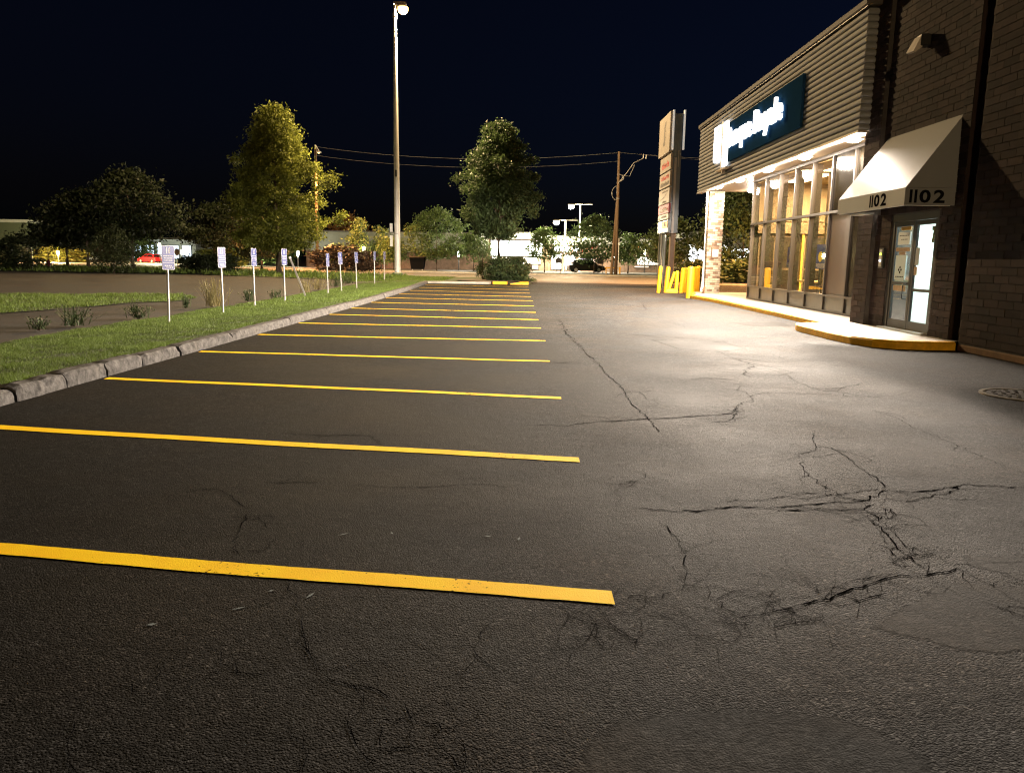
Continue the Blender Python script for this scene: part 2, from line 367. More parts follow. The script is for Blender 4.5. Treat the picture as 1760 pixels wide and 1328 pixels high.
# grass strip between the lots, the patch in the old lot and the verge along the road
STRIP_R = [(-5.36, y) for y in (-10, 0, 8, 16, 25)] + [(-5.5, 36), (-5.95, 46.35)]
STRIP_L = [(-8.7, -10), (-8.6, 6), (-8.5, 12.5), (-8.75, 15), (-8.55, 18), (-8.7, 21), (-8.55, 24), (-8.9, 35), (-9.3, 44)]
strip = STRIP_R + [(0.5, 46.6), (0.5, 58.4), (-5.5, 59.8), (-8.6, 60.8), (-14, 65.8), (-22.4, 72.6), (-43, 79.3), (-100, 103.8), (-100, 64), (-42, 61), (-26, 60), (-12.6, 51)] + STRIP_L[::-1]
zs = [0.13]*len(STRIP_R) + [0.06, 0.10, 0.08, 0.06, 0.05, 0.06, 0.06, 0.05, 0.0, 0.0, 0.0, 0.01] + [0.015]*len(STRIP_L)
sheet('grass_strip', strip, 0.1, M_soil, zs=zs)
PATCH = [(-40, 17.5), (-12.9, 18.3), (-12.2, 21.5), (-12.0, 23.6), (-11.2, 24.6), (-11.4, 26.6), (-13.0, 29.0), (-18, 27.0), (-26, 25.2), (-40, 25)]
sheet('grass_patch', PATCH, 0.012, M_soil)
def inpoly(px, py, poly):
    inside = np.zeros(len(px), bool); n = len(poly); j = n-1
    for i in range(n):
        xi, yi = poly[i]; xj, yj = poly[j]
        c_ = ((yi > py) != (yj > py)) & (px < (xj-xi)*(py-yi)/(yj-yi+1e-12)+xi); inside ^= c_; j = i
    return inside
def grass(name, regions, label):
    VV = []; TT = []
    for poly, x0, x1, y0, y1, dens, hgt, wd, zf in regions:
        n = int((x1-x0)*(y1-y0)*dens); px = rng.uniform(x0, x1, n); py = rng.uniform(y0, y1, n)
        k = inpoly(px, py, poly)
        clump = np.sin(px*2.1+1.3*np.sin(py*1.7))*np.sin(py*1.9+np.cos(px*2.9)) + 0.6*np.sin(px*7.3+py*3.1)*np.sin(py*6.1-px*2.2)
        k &= rng.uniform(0, 1, n) < np.clip(0.75+0.35*clump, 0.18, 1)
        px, py, cl = px[k], py[k], clump[k]; n = len(px)
        a = rng.uniform(0, 2*np.pi, n); h = hgt*rng.uniform(0.45, 1.15, n)*(1+0.25*cl); lean = rng.uniform(0.1, 0.9, n)*h; la = rng.uniform(0, 2*np.pi, n)
        z0 = zf(px, py); ww = wd*rng.uniform(0.6, 1.2, n)
        b0 = np.stack([px-np.cos(a)*ww/2, py-np.sin(a)*ww/2, z0], 1); b1 = np.stack([px+np.cos(a)*ww/2, py+np.sin(a)*ww/2, z0], 1)
        tp = np.stack([px+np.cos(la)*lean, py+np.sin(la)*lean, z0+h], 1)
        VV.append(np.stack([b0, b1, tp], 1).reshape(-1, 3))
        t = np.clip(0.5+0.22*cl+rng.normal(0, 0.2, n), 0, 1); TT.append(np.repeat(t, 3))
    V = np.concatenate(VV); T = np.concatenate(TT)
    o = raw_mesh(name, V, np.arange(len(V)).reshape(-1, 3), M_grass, tone=T, kind='stuff')
    return tag(o, label, 'grass')
M_grass = leafmat('grass_blades', (0.105, 0.155, 0.03), 0.55, 0.3)
zstrip = lambda x, y: np.clip(0.02 + 0.115*(x+8.7)/3.3, 0.0, 0.135)
grass('lawn_grass', [
    (strip, -8.8, -5.2, 4, 13, 4200, 0.036, 0.010, zstrip),
    (strip, -8.9, -5.2, 13, 22, 2300, 0.042, 0.014, zstrip),
    (strip, -9.4, -5.2, 22, 46, 800, 0.05, 0.022, zstrip),
    (strip, -14, -5.2, 46, 66, 160, 0.10, 0.05, lambda x, y: np.full(len(x), 0.05)),
], 'short mown green grass strip behind the stone kerb')
grass('rough_grass', [
    (PATCH, -27, -11, 17, 30, 330, 0.09, 0.025, lambda x, y: np.full(len(x), 0.012)),
    (strip, -70, -9, 48, 92, 14, 0.32, 0.14, lambda x, y: np.full(len(x), 0.02)),
], 'rough dark grass patch in the old lot and along the road')

# kerb: rough granite stones butted end to end, each its own piece
kerb = thing('stone_kerb', (-5.2, 20, 0), 'long kerb of rough grey granite stones along the grass strip', 'kerb')
cuts = [-9, -6.2, -3.3, -1.1, 1.4, 3.4, 5.2, 6.6, 7.53, 8.0, 8.42, 9.27, 10.16, 11.3, 13.37, 16.8, 20.1, 23.3, 28.6, 34.4, 40.3, 46.3]
def kx(y): return -5.12 if y < 24 else -5.12 - 0.62*((y-24)/22.3)**1.6
for ci, (a, b_) in enumerate(zip(cuts[:-1], cuts[1:])):
    n = max(3, min(30, int((b_-a)/0.09))); mb = MB(); vs = []; fs = []
    dz = random.uniform(-0.012, 0.012); dx = random.uniform(-0.012, 0.012)
    prof = [(0.0, -0.05), (0.0, 0.06), (-0.012, 0.125), (-0.04, 0.158), (-0.14, 0.165), (-0.25, 0.15), (-0.25, -0.05)]
    for i in range(n+1):
        y = a+0.012 + (b_-a-0.024)*i/n
        e = 0.018 if i in (0, n) else 0
        for j, (px, pz) in enumerate(prof):
            q = mnoise.noise(Vector((y*3.1, j*1.7, ci*5.3)))*0.02 + mnoise.noise(Vector((y*9.1, j*2.9, ci)))*0.014 + mnoise.noise(Vector((y*23, j*5.9, ci)))*0.008
            hh = (pz-e if pz > 0.1 else pz)
            vs.append((kx(y)+px+dx+(q if 0 < j < 6 else 0) - (e*0.6 if j < 4 else 0), y, hh+dz+(q*0.6 if 1 < j < 6 else 0)))
    k = len(prof)
    for i in range(n):
        for j in range(k-1): fs.append((i*k+j, i*k+j+1, (i+1)*k+j+1, (i+1)*k+j))
    fs.append(tuple(range(k))); fs.append(tuple(n*k+j for j in range(k-1, -1, -1)))
    mb.add(vs, fs).build('kerb_stone', M_granite, kerb)

# painted stall lines, laid 4 mm above the asphalt, slightly wavering like hand-sprayed paint
STALL = [((-5.05, 3.98), (0.43, 3.25)), ((-5.05, 6.46), (0.45, 5.63)), ((-5.05, 9.09), (0.44, 8.27)), ((-5.06, 11.82), (0.42, 11.33)),
         ((-5.08, 14.55), (0.44, 14.22)), ((-5.08, 17.26), (0.41, 16.91)), ((-5.08, 20.0), (0.40, 19.3)), ((-5.08, 22.6), (0.38, 21.99)),
         ((-5.1, 25.7), (0.37, 25.05)), ((-5.15, 28.75), (0.37, 28.25)), ((-5.2, 32.1), (0.34, 31.35)), ((-5.25, 35.6), (0.32, 34.6)),
         ((-5.35, 39.4), (0.30, 38.6)), ((-5.5, 43.2), (0.3, 42.6))]
def paint_mat():
    mt = bpy.data.materials.new('stall_paint'); mt.use_nodes = True; n = mt.node_tree; b = n.nodes['Principled BSDF']; L = n.links.new
    geo = n.nodes.new('ShaderNodeNewGeometry')
    a = n.nodes.new('ShaderNodeTexNoise'); a.inputs['Scale'].default_value = 3.5; a.inputs['Detail'].default_value = 8; L(geo.outputs[0], a.inputs['Vector'])
    v = n.nodes.new('ShaderNodeTexVoronoi'); v.inputs['Scale'].default_value = 120; L(geo.outputs[0], v.inputs['Vector'])
    cr = n.nodes.new('ShaderNodeValToRGB'); cr.color_ramp.elements[0].position = 0.3; cr.color_ramp.elements[0].color = (0.90, 0.53, 0.003, 1)
    cr.color_ramp.elements[1].position = 0.62; cr.color_ramp.elements[1].color = (0.95, 0.64, 0.003, 1); L(a.outputs['Fac'], cr.inputs[0])
    L(cr.outputs[0], b.inputs['Base Color']); b.inputs['Roughness'].default_value = 0.8; b.inputs['Specular IOR Level'].default_value = 0.08
    bp = n.nodes.new('ShaderNodeBump'); bp.inputs['Strength'].default_value = 0.25; bp.inputs['Distance'].default_value = 0.004
    L(v.outputs['Distance'], bp.inputs['Height']); L(bp.outputs[0], b.inputs['Normal'])
    ch = n.nodes.new('ShaderNodeTexNoise'); ch.inputs['Scale'].default_value = 46; ch.inputs['Detail'].default_value = 6; L(geo.outputs[0], ch.inputs['Vector'])     # small chips down to the asphalt
    c2 = n.nodes.new('ShaderNodeTexNoise'); c2.inputs['Scale'].default_value = 1.1; c2.inputs['Detail'].default_value = 3; L(geo.outputs[0], c2.inputs['Vector'])
    ad = n.nodes.new('ShaderNodeMath'); L(ch.outputs['Fac'], ad.inputs[0]); L(c2.outputs['Fac'], ad.inputs[1])
    mr = n.nodes.new('ShaderNodeMapRange'); mr.inputs['From Min'].default_value = 1.22; mr.inputs['From Max'].default_value = 1.30; L(ad.outputs[0], mr.inputs['Value'])
    tp = n.nodes.new('ShaderNodeBsdfTransparent'); mx = n.nodes.new('ShaderNodeMixShader'); L(mr.outputs[0], mx.inputs[0]); L(b.outputs[0], mx.inputs[1]); L(tp.outputs[0], mx.inputs[2])
    L(mx.outputs[0], n.nodes['Material Output'].inputs['Surface']); return mt
M_stall = paint_mat()
for i, (a, b_) in enumerate(STALL):
    N = 70 if i < 5 else 24; vs = []; a, b_ = Vector(a), Vector(b_)
    wd = 0.138
    for k in range(N+1):
        t = k/N; p = a.lerp(b_, t); wv = 0.012*math.sin(t*6+i*2.1)+0.006*math.sin(t*17+i)
        e1 = mnoise.noise(Vector((p.x*6, i*3.1, 0)))*0.004+mnoise.noise(Vector((p.x*31, i, 4)))*0.003; e2 = mnoise.noise(Vector((p.x*6, i*3.1, 9)))*0.004+mnoise.noise(Vector((p.x*33, i, 7)))*0.003
        vs += [(p.x, p.y+wd/2+wv+e1, 0.004), (p.x, p.y-wd/2+wv+e2, 0.004)]
    MB().add(vs, [(2*k, 2*k+1, 2*k+3, 2*k+2) for k in range(N)]).build('stall_line', M_stall, lot)

# cracks in the asphalt: jagged dark seams
CRACKS = [
(0.010,[(0.72,4.51),(0.92,4.47),(1.08,4.47),(1.19,4.52),(1.36,4.58),(1.57,4.57),(1.82,4.65),(1.99,4.7),(2.17,4.73),(2.38,4.9),(2.45,4.98),(2.63,4.96),(2.84,5.03),(3.08,5.16),(3.26,5.14),(3.48,5.11)]),
(0.006,[(1.29,4.68),(1.4,4.72),(1.56,4.72),(1.74,4.82),(1.86,4.76),(2.06,4.88),(2.24,4.92),(2.44,5.03)]),
(0.007,[(1.56,4.53),(1.7,4.53),(1.86,4.57),(2.0,4.55),(2.14,4.57),(2.27,4.71)]),
(0.006,[(1.79,4.86),(1.99,4.91),(2.09,4.84),(2.19,4.75),(2.25,4.71)]),
(0.007,[(2.38,4.82),(2.48,4.75),(2.65,4.84),(2.87,4.95),(3.06,5.13)]),
(0.005,[(1.83,4.55),(1.93,4.51),(2.0,4.38),(2.08,4.43)]),
(0.009,[(2.12,5.62),(2.09,5.47),(2.08,5.27),(2.08,5.09),(2.09,4.95)]),
(0.006,[(2.69,6.85),(2.54,6.51),(2.42,6.1),(2.29,5.99),(2.19,5.95),(2.2,5.8),(2.12,5.62)]),
(0.008,[(2.47,6.21),(2.57,6.16),(2.58,5.87),(2.55,5.62),(2.54,5.36),(2.53,5.18),(2.46,4.98)]),
(0.010,[(2.09,4.43),(2.08,4.3),(2.08,4.15),(2.05,3.98),(2.03,3.86),(2.03,3.73),(2.03,3.61)]),
(0.007,[(2.15,4.48),(2.15,4.31),(2.12,4.09),(2.09,3.93),(2.1,3.81)]),
(0.006,[(2.02,4.03),(1.98,3.89),(1.92,3.79),(1.91,3.7),(1.99,3.67)]),
(0.006,[(2.03,3.86),(2.12,3.83),(2.21,3.84),(2.21,3.69)]),
(0.006,[(2.25,4.57),(2.32,4.6),(2.28,4.48),(2.19,4.39)]),
(0.005,[(2.16,4.48),(2.17,4.41),(2.24,4.44)]),
(0.009,[(0.83,4.3),(0.85,4.14),(0.87,4.03),(0.86,3.92),(0.87,3.77),(0.83,3.64),(0.82,3.52),(0.79,3.42)]),
(0.005,[(0.8,3.42),(0.65,3.25),(0.56,3.27),(0.49,3.23)]),
(0.005,[(0.79,3.36),(0.84,3.26),(0.9,3.25),(1.0,3.34),(1.1,3.37)]),
(0.010,[(0.9,3.25),(0.9,3.17),(0.94,3.11),(0.96,3.07),(1.04,3.09),(1.13,3.14),(1.24,3.2),(1.36,3.26),(1.5,3.34),(1.66,3.44),(1.81,3.53),(1.94,3.55),(2.08,3.6),(2.2,3.66)]),
(0.006,[(0.79,3.18),(0.84,3.14),(0.88,3.1),(0.87,3.02),(0.94,3.0)]),
(0.007,[(0.96,3.07),(0.95,2.99),(0.96,2.88)]),
(0.007,[(1.06,3.1),(1.06,3.02),(1.07,2.98),(1.18,3.03),(1.27,3.04)]),
(0.006,[(1.13,3.14),(1.15,3.08),(1.17,3.04)]),
(0.006,[(1.2,3.16),(1.22,3.04)]),
(0.006,[(1.11,3.25),(1.1,3.18),(1.13,3.14)]),
(0.006,[(1.36,3.26),(1.37,3.19),(1.45,3.21),(1.59,3.29),(1.71,3.35)]),
(0.005,[(1.5,3.34),(1.54,3.22),(1.64,3.2)]),
(0.006,[(1.54,3.43),(1.69,3.51),(1.83,3.57)]),
(0.005,[(1.06,3.37),(1.14,3.3),(1.17,3.2)]),
(0.005,[(1.36,3.35),(1.45,3.38),(1.55,3.42)]),
(0.006,[(2.03,3.61),(2.12,3.59),(2.2,3.66),(2.23,3.58),(2.26,3.43),(2.28,3.25)]),
(0.006,[(2.14,3.23),(2.17,3.19),(2.19,3.12)]),
(0.005,[(0.37,3.03),(0.42,2.93),(0.47,2.81),(0.51,2.95),(0.54,3.1)]),
(0.004,[(0.54,3.1),(0.64,3.06),(0.7,2.96),(0.76,2.86)]),
(0.007,[(0.79,7.04),(1.11,7.17),(1.51,7.28),(1.82,7.42),(2.14,7.53)]),
(0.005,[(2.04,7.16),(2.27,7.9)]),
(0.005,[(3.65,7.89),(3.75,7.47),(3.67,7.03),(3.71,6.64),(3.7,6.34),(3.69,5.91),(3.72,5.5)]),
(0.006,[(0.58,5.0),(0.74,5.03),(0.85,5.16),(0.89,5.22),(0.85,5.39)]),
(0.008,[(0.94,19.33),(0.93,15.48),(1.04,12.52),(1.14,11.07),(1.12,10.15),(1.18,9.38),(1.18,8.53),(1.18,7.91),(1.23,7.34),(1.24,6.61)]),
(0.006,[(0.03,6.82),(0.27,6.88),(0.37,6.81),(0.6,6.99),(0.84,7.09),(1.09,7.18),(1.39,7.27),(1.67,7.4),(1.9,7.49)]),
(0.006,[(1.79,7.13),(1.97,7.16),(2.07,7.32),(2.27,7.91),(2.44,8.24),(2.55,8.25),(2.64,8.85),(2.58,8.98),(2.7,9.33)]),
(0.007,[(3.35,13.37),(3.34,12.58),(3.39,11.88),(3.47,11.56),(3.43,11.25),(3.27,10.84),(3.15,10.74),(3.02,10.2),(3.05,10.07)]),
(0.006,[(3.54,11.06),(3.58,10.6),(3.55,9.93),(3.55,9.34),(3.61,9.01)]),
(0.007,[(3.64,9.28),(3.74,9.03),(3.74,8.59)]),
(0.006,[(2.03,15.86),(2.39,15.64),(2.86,15.34),(3.18,15.28)]),
(0.006,[(4.31,27.67),(3.86,23.98),(3.95,23.14)]),
(0.005,[(3.68,19.57),(3.75,18.73),(3.84,17.48),(4.0,17.04)]),
(0.005,[(1.22,8.78),(1.36,8.73),(1.56,8.87)]),
(0.006,[(2.28,9.87),(2.55,9.9),(2.76,9.77)]),
(0.005,[(3.49,28.67),(3.6,26.36),(3.96,25.42)]),
(0.005,[(4.03,13.06),(4.18,12.82),(4.15,12.08)]),
(0.006,[(1.79,20.12),(2.1,19.87),(2.37,19.32),(2.98,19.03)]),
(0.005,[(0.27,11.07),(0.85,11.24),(1.18,11.18)]),
(0.005,[(-1.09,3.37),(-1.01,3.22),(-0.93,3.06),(-0.89,2.92)]),
(0.005,[(-0.89,2.92),(-0.8,2.7),(-0.73,2.57)]),
(0.008,[(-0.7,2.55),(-0.62,2.5),(-0.55,2.48),(-0.49,2.46),(-0.43,2.4)]),
(0.006,[(-0.11,2.99),(-0.15,2.89),(-0.17,2.76),(-0.12,2.66),(-0.07,2.59)]),
(0.007,[(0.33,3.06),(0.33,2.93),(0.33,2.77)]),
(0.006,[(0.36,3.08),(0.4,2.97),(0.47,2.8)]),
(0.006,[(0.19,2.95),(0.22,3.05),(0.17,3.16)]),
(0.006,[(0.11,2.79),(0.16,2.69)]),
(0.007,[(-0.33,2.47),(-0.25,2.49),(-0.14,2.48)]),
(0.009,[(-0.39,2.4),(-0.35,2.3),(-0.28,2.27),(-0.24,2.24),(-0.24,2.16),(-0.19,2.1),(-0.14,2.04)]),
(0.008,[(-0.46,2.29),(-0.43,2.18),(-0.37,2.14),(-0.32,2.15)]),
(0.008,[(-0.35,2.3),(-0.34,2.21),(-0.3,2.12)]),
(0.008,[(-0.57,2.3),(-0.51,2.18),(-0.47,2.11),(-0.42,2.07)]),
(0.007,[(-0.56,2.26),(-0.46,2.29),(-0.4,2.27),(-0.35,2.3)]),
(0.007,[(-0.25,2.44),(-0.21,2.35),(-0.17,2.28),(-0.13,2.31),(-0.1,2.32)]),
(0.007,[(-0.24,2.24),(-0.2,2.24),(-0.17,2.28)]),
(0.007,[(-0.2,2.24),(-0.16,2.16),(-0.11,2.13)]),
(0.006,[(-0.7,2.21),(-0.66,2.14),(-0.63,2.09),(-0.63,2.02)]),
(0.006,[(-1.6,4.27),(-1.54,3.99),(-1.49,3.74),(-1.37,3.61)]),
(0.005,[(-1.51,4.21),(-1.39,4.02)]),
(0.005,[(-1.39,3.7),(-1.31,3.73),(-1.32,3.92)]),
(0.005,[(-1.16,3.88),(-1.1,3.63)]),
(0.005,[(-2.08,4.74),(-1.92,4.71),(-1.65,4.39)]),
(0.006,[(-1.73,4.91),(-1.53,4.92),(-1.35,4.93)]),
(0.005,[(-2.04,6.34),(-1.68,6.3),(-1.31,6.33),(-1.11,5.99)]),
(0.006,[(-1.33,2.63),(-1.29,2.5),(-1.33,2.41),(-1.41,2.47)]),
(0.006,[(-1.11,2.57),(-0.94,2.53),(-0.88,2.6)]),
(0.005,[(-1.13,4.87),(-0.77,4.85),(-0.48,4.91),(-0.26,4.96),(-0.05,4.91)]),
(0.005,[(-1.44,2.25),(-1.38,2.11),(-1.3,1.99)]),
]
def crack_mesh():
    mb = MB(); rd = random.Random(3)
    for wdt, pl in CRACKS:
        pts = []
        for a, b_ in zip(pl[:-1], pl[1:]):
            a, b_ = Vector(a), Vector(b_); ln = (b_-a).length; n = max(2, int(ln/0.045)) if a.y < 9 else max(2, int(ln/0.14))
            n_ = Vector((-(b_-a).y, (b_-a).x)).normalized() if ln > 1e-6 else Vector((0, 0))
            for k in range(n):
                p = a.lerp(b_, k/n)
                amp = 0.018 if a.y < 9 else 0.05
                pts.append(p + n_*(rd.gauss(0, amp)*(0 if k == 0 else 0.6)))
        pts.append(Vector(pl[-1])); N = len(pts); vs = []
        for k, p in enumerate(pts):
            d = (pts[min(k+1, N-1)]-pts[max(k-1, 0)]).normalized(); n_ = Vector((-d.y, d.x))
            far = max(0.4, (p.y/4.6)**1.3) if p.y < 4.6 else (1.0 if p.y < 8 else min(2.4, p.y/8))
            ww = wdt*(0.75 if p.y < 6 else 1.0)*(0.6+0.7*abs(n_.y))*rd.uniform(0.3, 1.25)*far*(0.25 if k in (0, N-1) else 1)
            vs += [(p.x+n_.x*ww, p.y+n_.y*ww, 0.003), (p.x-n_.x*ww*rd.uniform(0.3, 1), p.y-n_.y*ww*rd.uniform(0.3, 1), 0.003)]
        mb.add(vs, [(2*k, 2*k+1, 2*k+3, 2*k+2) for k in range(N-1)])
    for _ in range(260):                      # hairline branches off the main seams, mostly where the surface is breaking up
        wdt, pl = rd.choice(CRACKS); i = rd.randrange(len(pl)-1); p = Vector(pl[i]).lerp(Vector(pl[i+1]), rd.random())
        if p.y > 8 and rd.random() < 0.6: continue
        if p.x < 0.3 and rd.random() < 0.5: continue
        a = rd.uniform(0, 6.28); s_ = (0.075 if p.y < 8 else 0.2); pts = [p]
        for k in range(rd.randint(3, 9)):
            a += rd.gauss(0, 0.55); pts.append(pts[-1]+Vector((math.cos(a), math.sin(a)))*s_*rd.uniform(0.5, 1.3))
        vs = []; N = len(pts); far = max(0.35, min(2.5, p.y/5))
        for k, q in enumerate(pts):
            d = (pts[min(k+1, N-1)]-pts[max(k-1, 0)]).normalized(); n_ = Vector((-d.y, d.x)); ww = 0.0028*far*rd.uniform(0.4, 1.2)*(1-0.8*k/N)*(0.7+0.6*abs(n_.y))
            vs += [(q.x+n_.x*ww, q.y+n_.y*ww, 0.0028), (q.x-n_.x*ww, q.y-n_.y*ww, 0.0028)]
        mb.add(vs, [(2*k, 2*k+1, 2*k+3, 2*k+2) for k in range(N-1)])
    return mb
cr = crack_mesh().build('crack', mat('crack_tar', (0.0015, 0.0013, 0.0012), 1.0, spec=0.0), lot); cr['kind'] = 'stuff'
# smooth repair patches in the asphalt
M_patch = asphalt('patch_asphalt', (0.027, 0.027, 0.027), (0.058, 0.057, 0.056), rough=0.9, patchy=0.25, gl=0.04, bump=0.3)
def soft_edge(mt):
    """feathered, ragged rim: the patch thins out over the asphalt below"""
    n = mt.node_tree; L = n.links.new; b = n.nodes['Principled BSDF']; o = n.nodes['Material Output']
    at = n.nodes.new('ShaderNodeAttribute'); at.attribute_name = 'tone'
    g = n.nodes.new('ShaderNodeNewGeometry'); z = n.nodes.new('ShaderNodeTexNoise'); z.inputs['Scale'].default_value = 14; z.inputs['Detail'].default_value = 8; L(g.outputs[0], z.inputs['Vector'])
    ad = n.nodes.new('ShaderNodeMath'); L(at.outputs['Fac'], ad.inputs[0]); L(z.outputs['Fac'], ad.inputs[1])
    mr = n.nodes.new('ShaderNodeMapRange'); mr.inputs['From Min'].default_value = 0.80; mr.inputs['From Max'].default_value = 1.02; L(ad.outputs[0], mr.inputs['Value'])
    t = n.nodes.new('ShaderNodeBsdfTransparent'); mx = n.nodes.new('ShaderNodeMixShader')
    L(mr.outputs[0], mx.inputs[0]); L(t.outputs[0], mx.inputs[1]); L(b.outputs[0], mx.inputs[2]); L(mx.outputs[0], o.inputs['Surface'])
def patch(pts, n=6):
    out = []
    for i, p in enumerate(pts):
        q = pts[(i+1) % len(pts)]
        for k in range(n):
            t = k/n; x = p[0]+(q[0]-p[0])*t; y = p[1]+(q[1]-p[1])*t
            out.append((x+mnoise.noise(Vector((x*4, y*4, 1)))*0.05, y+mnoise.noise(Vector((x*4, y*4, 8)))*0.05))
    cx, cy = sum(p[0] for p in out)/len(out), sum(p[1] for p in out)/len(out); N = len(out); V = [(cx, cy, 0.001)]; T = [1.0]
    for sc_, tt in ((0.7, 1.0), (0.9, 0.6), (1.08, 0.0)):
        for x, y in out: V.append((cx+(x-cx)*sc_, cy+(y-cy)*sc_, 0.001)); T.append(tt)
    F = [(0, 1+i, 1+(i+1) % N, 0) for i in range(N)]
    F = [(0, 0, 0, 0)]*0; tri = []
    for i in range(N):
        j = (i+1) % N; tri.append((0, 1+i, 1+j))
        for r_ in (0, 1):
            a, b_, c_, d_ = 1+r_*N+i, 1+r_*N+j, 1+(r_+1)*N+j, 1+(r_+1)*N+i; tri += [(a, d_, c_), (a, c_, b_)]
    raw_mesh('repair_patch', V, tri, M_patch, lot, T)
soft_edge(M_patch)
patch([(2.25, 3.74), (2.32, 3.86), (3.2, 3.92), (4.5, 3.95), (4.5, 3.1), (3.1, 3.15), (2.75, 3.28), (2.45, 3.5)])
patch([(1.45, 2.99), (2.05, 3.5), (2.45, 3.45), (2.7, 3.2), (2.2, 2.85), (1.75, 2.8)])
patch([(0.15, 2.0), (0.32, 2.32), (0.75, 2.42), (1.2, 2.3), (1.35, 2.0), (0.9, 1.85), (0.35, 1.85)])
M_tar = asphalt('tar_patch', (0.011, 0.0105, 0.010), (0.035, 0.033, 0.03), rough=0.85, patchy=0.2, gl=0.03, bump=0.3)
M_patch = M_tar; soft_edge(M_tar)
patch([(2.45, 14.9), (3.9, 14.6), (4.0, 13.4), (3.3, 12.9), (2.7, 13.3)])
patch([(5.2, 19.4), (6.6, 19.8), (6.7, 18.5), (5.5, 18.3)])
ck = MB(); rk = random.Random(8)
for x, y in ((-0.96, 3.97), (-0.7, 4.0), (-0.17, 3.98), (0.0, 3.95), (-1.2, 3.06), (-1.12, 3.24), (-0.93, 3.2), (-1.5, 2.9), (1.9, 7.4)):
    a = rk.uniform(0, 3); l_, w_ = rk.uniform(0.015, 0.04), rk.uniform(0.005, 0.01)
    ck.add([(x+math.cos(a+q)*(l_ if k % 2 == 0 else w_), y+math.sin(a+q)*(l_ if k % 2 == 0 else w_), 0.0035) for k, q in enumerate((0, 1.57, 3.14, 4.71))], [(0, 1, 2, 3)])
ck.build('chalk_mark', mat('chalk', (0.11, 0.14, 0.15), 0.9), lot)['kind'] = 'stuff'
# manhole
mh = thing('manhole_cover', (5.95, 8.95, 0), 'round iron manhole cover with a pale rim near the brick wall', 'manhole')
M_iron = mat('cast_iron', (0.05, 0.045, 0.04), 0.55, 0.6, var=0.3, vscale=12, bump=0.3, bscale=30)
MB().lathe([(0.47, 0.0), (0.47, 0.012), (0.42, 0.014), (0.40, 0.006), (0.40, 0.0)], 5.95, 8.95, 40).build('rim', mat('worn_iron_rim', (0.20, 0.17, 0.12), 0.5, 0.6, var=0.3, vscale=12), mh)
lid = MB().lathe([(0.395, 0.001), (0.395, 0.008), (0.0, 0.009)], 5.95, 8.95, 36).build('cover', M_iron, mh)
gr_ = MB()
for r_ in (0.12, 0.22, 0.32):
    for k in range(int(r_*60)):
        a = k*2*math.pi/int(r_*60); x, y = 5.95+r_*math.cos(a), 8.95+r_*math.sin(a); gr_.box(x-0.018, x+0.018, y-0.018, y+0.018, 0.008, 0.015)
gr_.build('tread', M_iron, lid)['kind'] = 'stuff'
# far end of the stalls: low concrete kerb and yellow blocks
struct('end_kerb', MB().box(-5.8, -1.95, 46.42, 46.62, -0.02, 0.13), M_conc, bevel=0.02)
for i, (x0, x1, lab, rz) in enumerate([(-1.83, -0.95, 'yellow concrete wheel stop left of its pair, below the round bush', 0), (-0.78, 0.32, 'cracked yellow wheel stop at the end of the stalls, nearer the drive lane', R(5))]):
    cx = (x0+x1)/2; t = thing('wheel_stop', (cx, 46.2, 0), lab, 'wheel stop', 'yellow wheel stops', rz)
    h = (x1-x0)/2; prof = [(-0.12, 0.0), (-0.12, 0.10), (-0.07, 0.17), (0.07, 0.17), (0.12, 0.10), (0.12, 0.0)]
    if i == 0: MB().prism(prof, -h, h, 'x').build('block', M_yellow, t, bevel=0.015, world=False)
    else:
        b0 = MB().prism(prof, 0.12, h, 'x').build('block', M_yellow, t, bevel=0.015, world=False)
        mb = MB(); mb.add([(-h, y, 0.0 if z < 0.05 else z*0.25) for y, z in prof] + [(0.10, y, z) for y, z in prof],
              [tuple(range(6)), tuple(range(11, 5, -1))]+[(k, (k+1) % 6, 6+(k+1) % 6, 6+k) for k in range(6)])
        mb.build('broken_block', M_yellow, t, bevel=0.01, world=False)

# ------------------------------------------------------------------ bank building
bank = thing('bank_building', (7.9, 18.3, 0), 'bank building with dark brick wall, lit glass storefront and ribbed metal fascia', 'building')
B = lambda name, mb, m_, **k: mb.build(name, m_, bank, **k)
# masonry backing (mortar shows between the bricks), in butted segments along the lane side
def wall_seg(x, y0, y1, z0=0.0, z1=9.4):
    B('wall', MB().box(x+0.012, 8.5, y0, y1, z0, z1), M_mortar)
wall_seg(7.80, 17.55, 18.3)
wall_seg(7.90, 16.86, 17.548); wall_seg(7.90, 14.45, 14.94); wall_seg(7.90, 14.942, 16.858, 2.56)
wall_seg(7.86, 14.152, 14.448)
B('groove_side', MB().box(7.875, 8.2, 14.144, 14.1515, 0, 9.4), M_brick)
B('wall_recess', MB().box(8.2, 8.5, 13.85, 14.143, 0, 9.4), mat('recess_dark', (0.03, 0.026, 0.024), 0.9, var=0.2))
wall_seg(7.88, -10, 13.848)
B('main_block', MB().box(8.502, 24, -10, 14.2, 0, 9.35).box(10.6, 24, 14.2, 17.6, 0, 9.35).box(8.502, 10.6, 14.2, 17.6, 2.9, 9.35).box(8.502, 24, 17.6, 18.3, 0, 9.35), M_mortar)
B('plinth', MB().box(7.80, 7.879, -10, 13.7, 0, 0.11), mat('stained_plinth', (0.14, 0.075, 0.035), 0.9, var=0.5, vscale=3, bump=0.5, bscale=25), bevel=0.01)
CH, BLN = 0.135, 0.40
cells = []
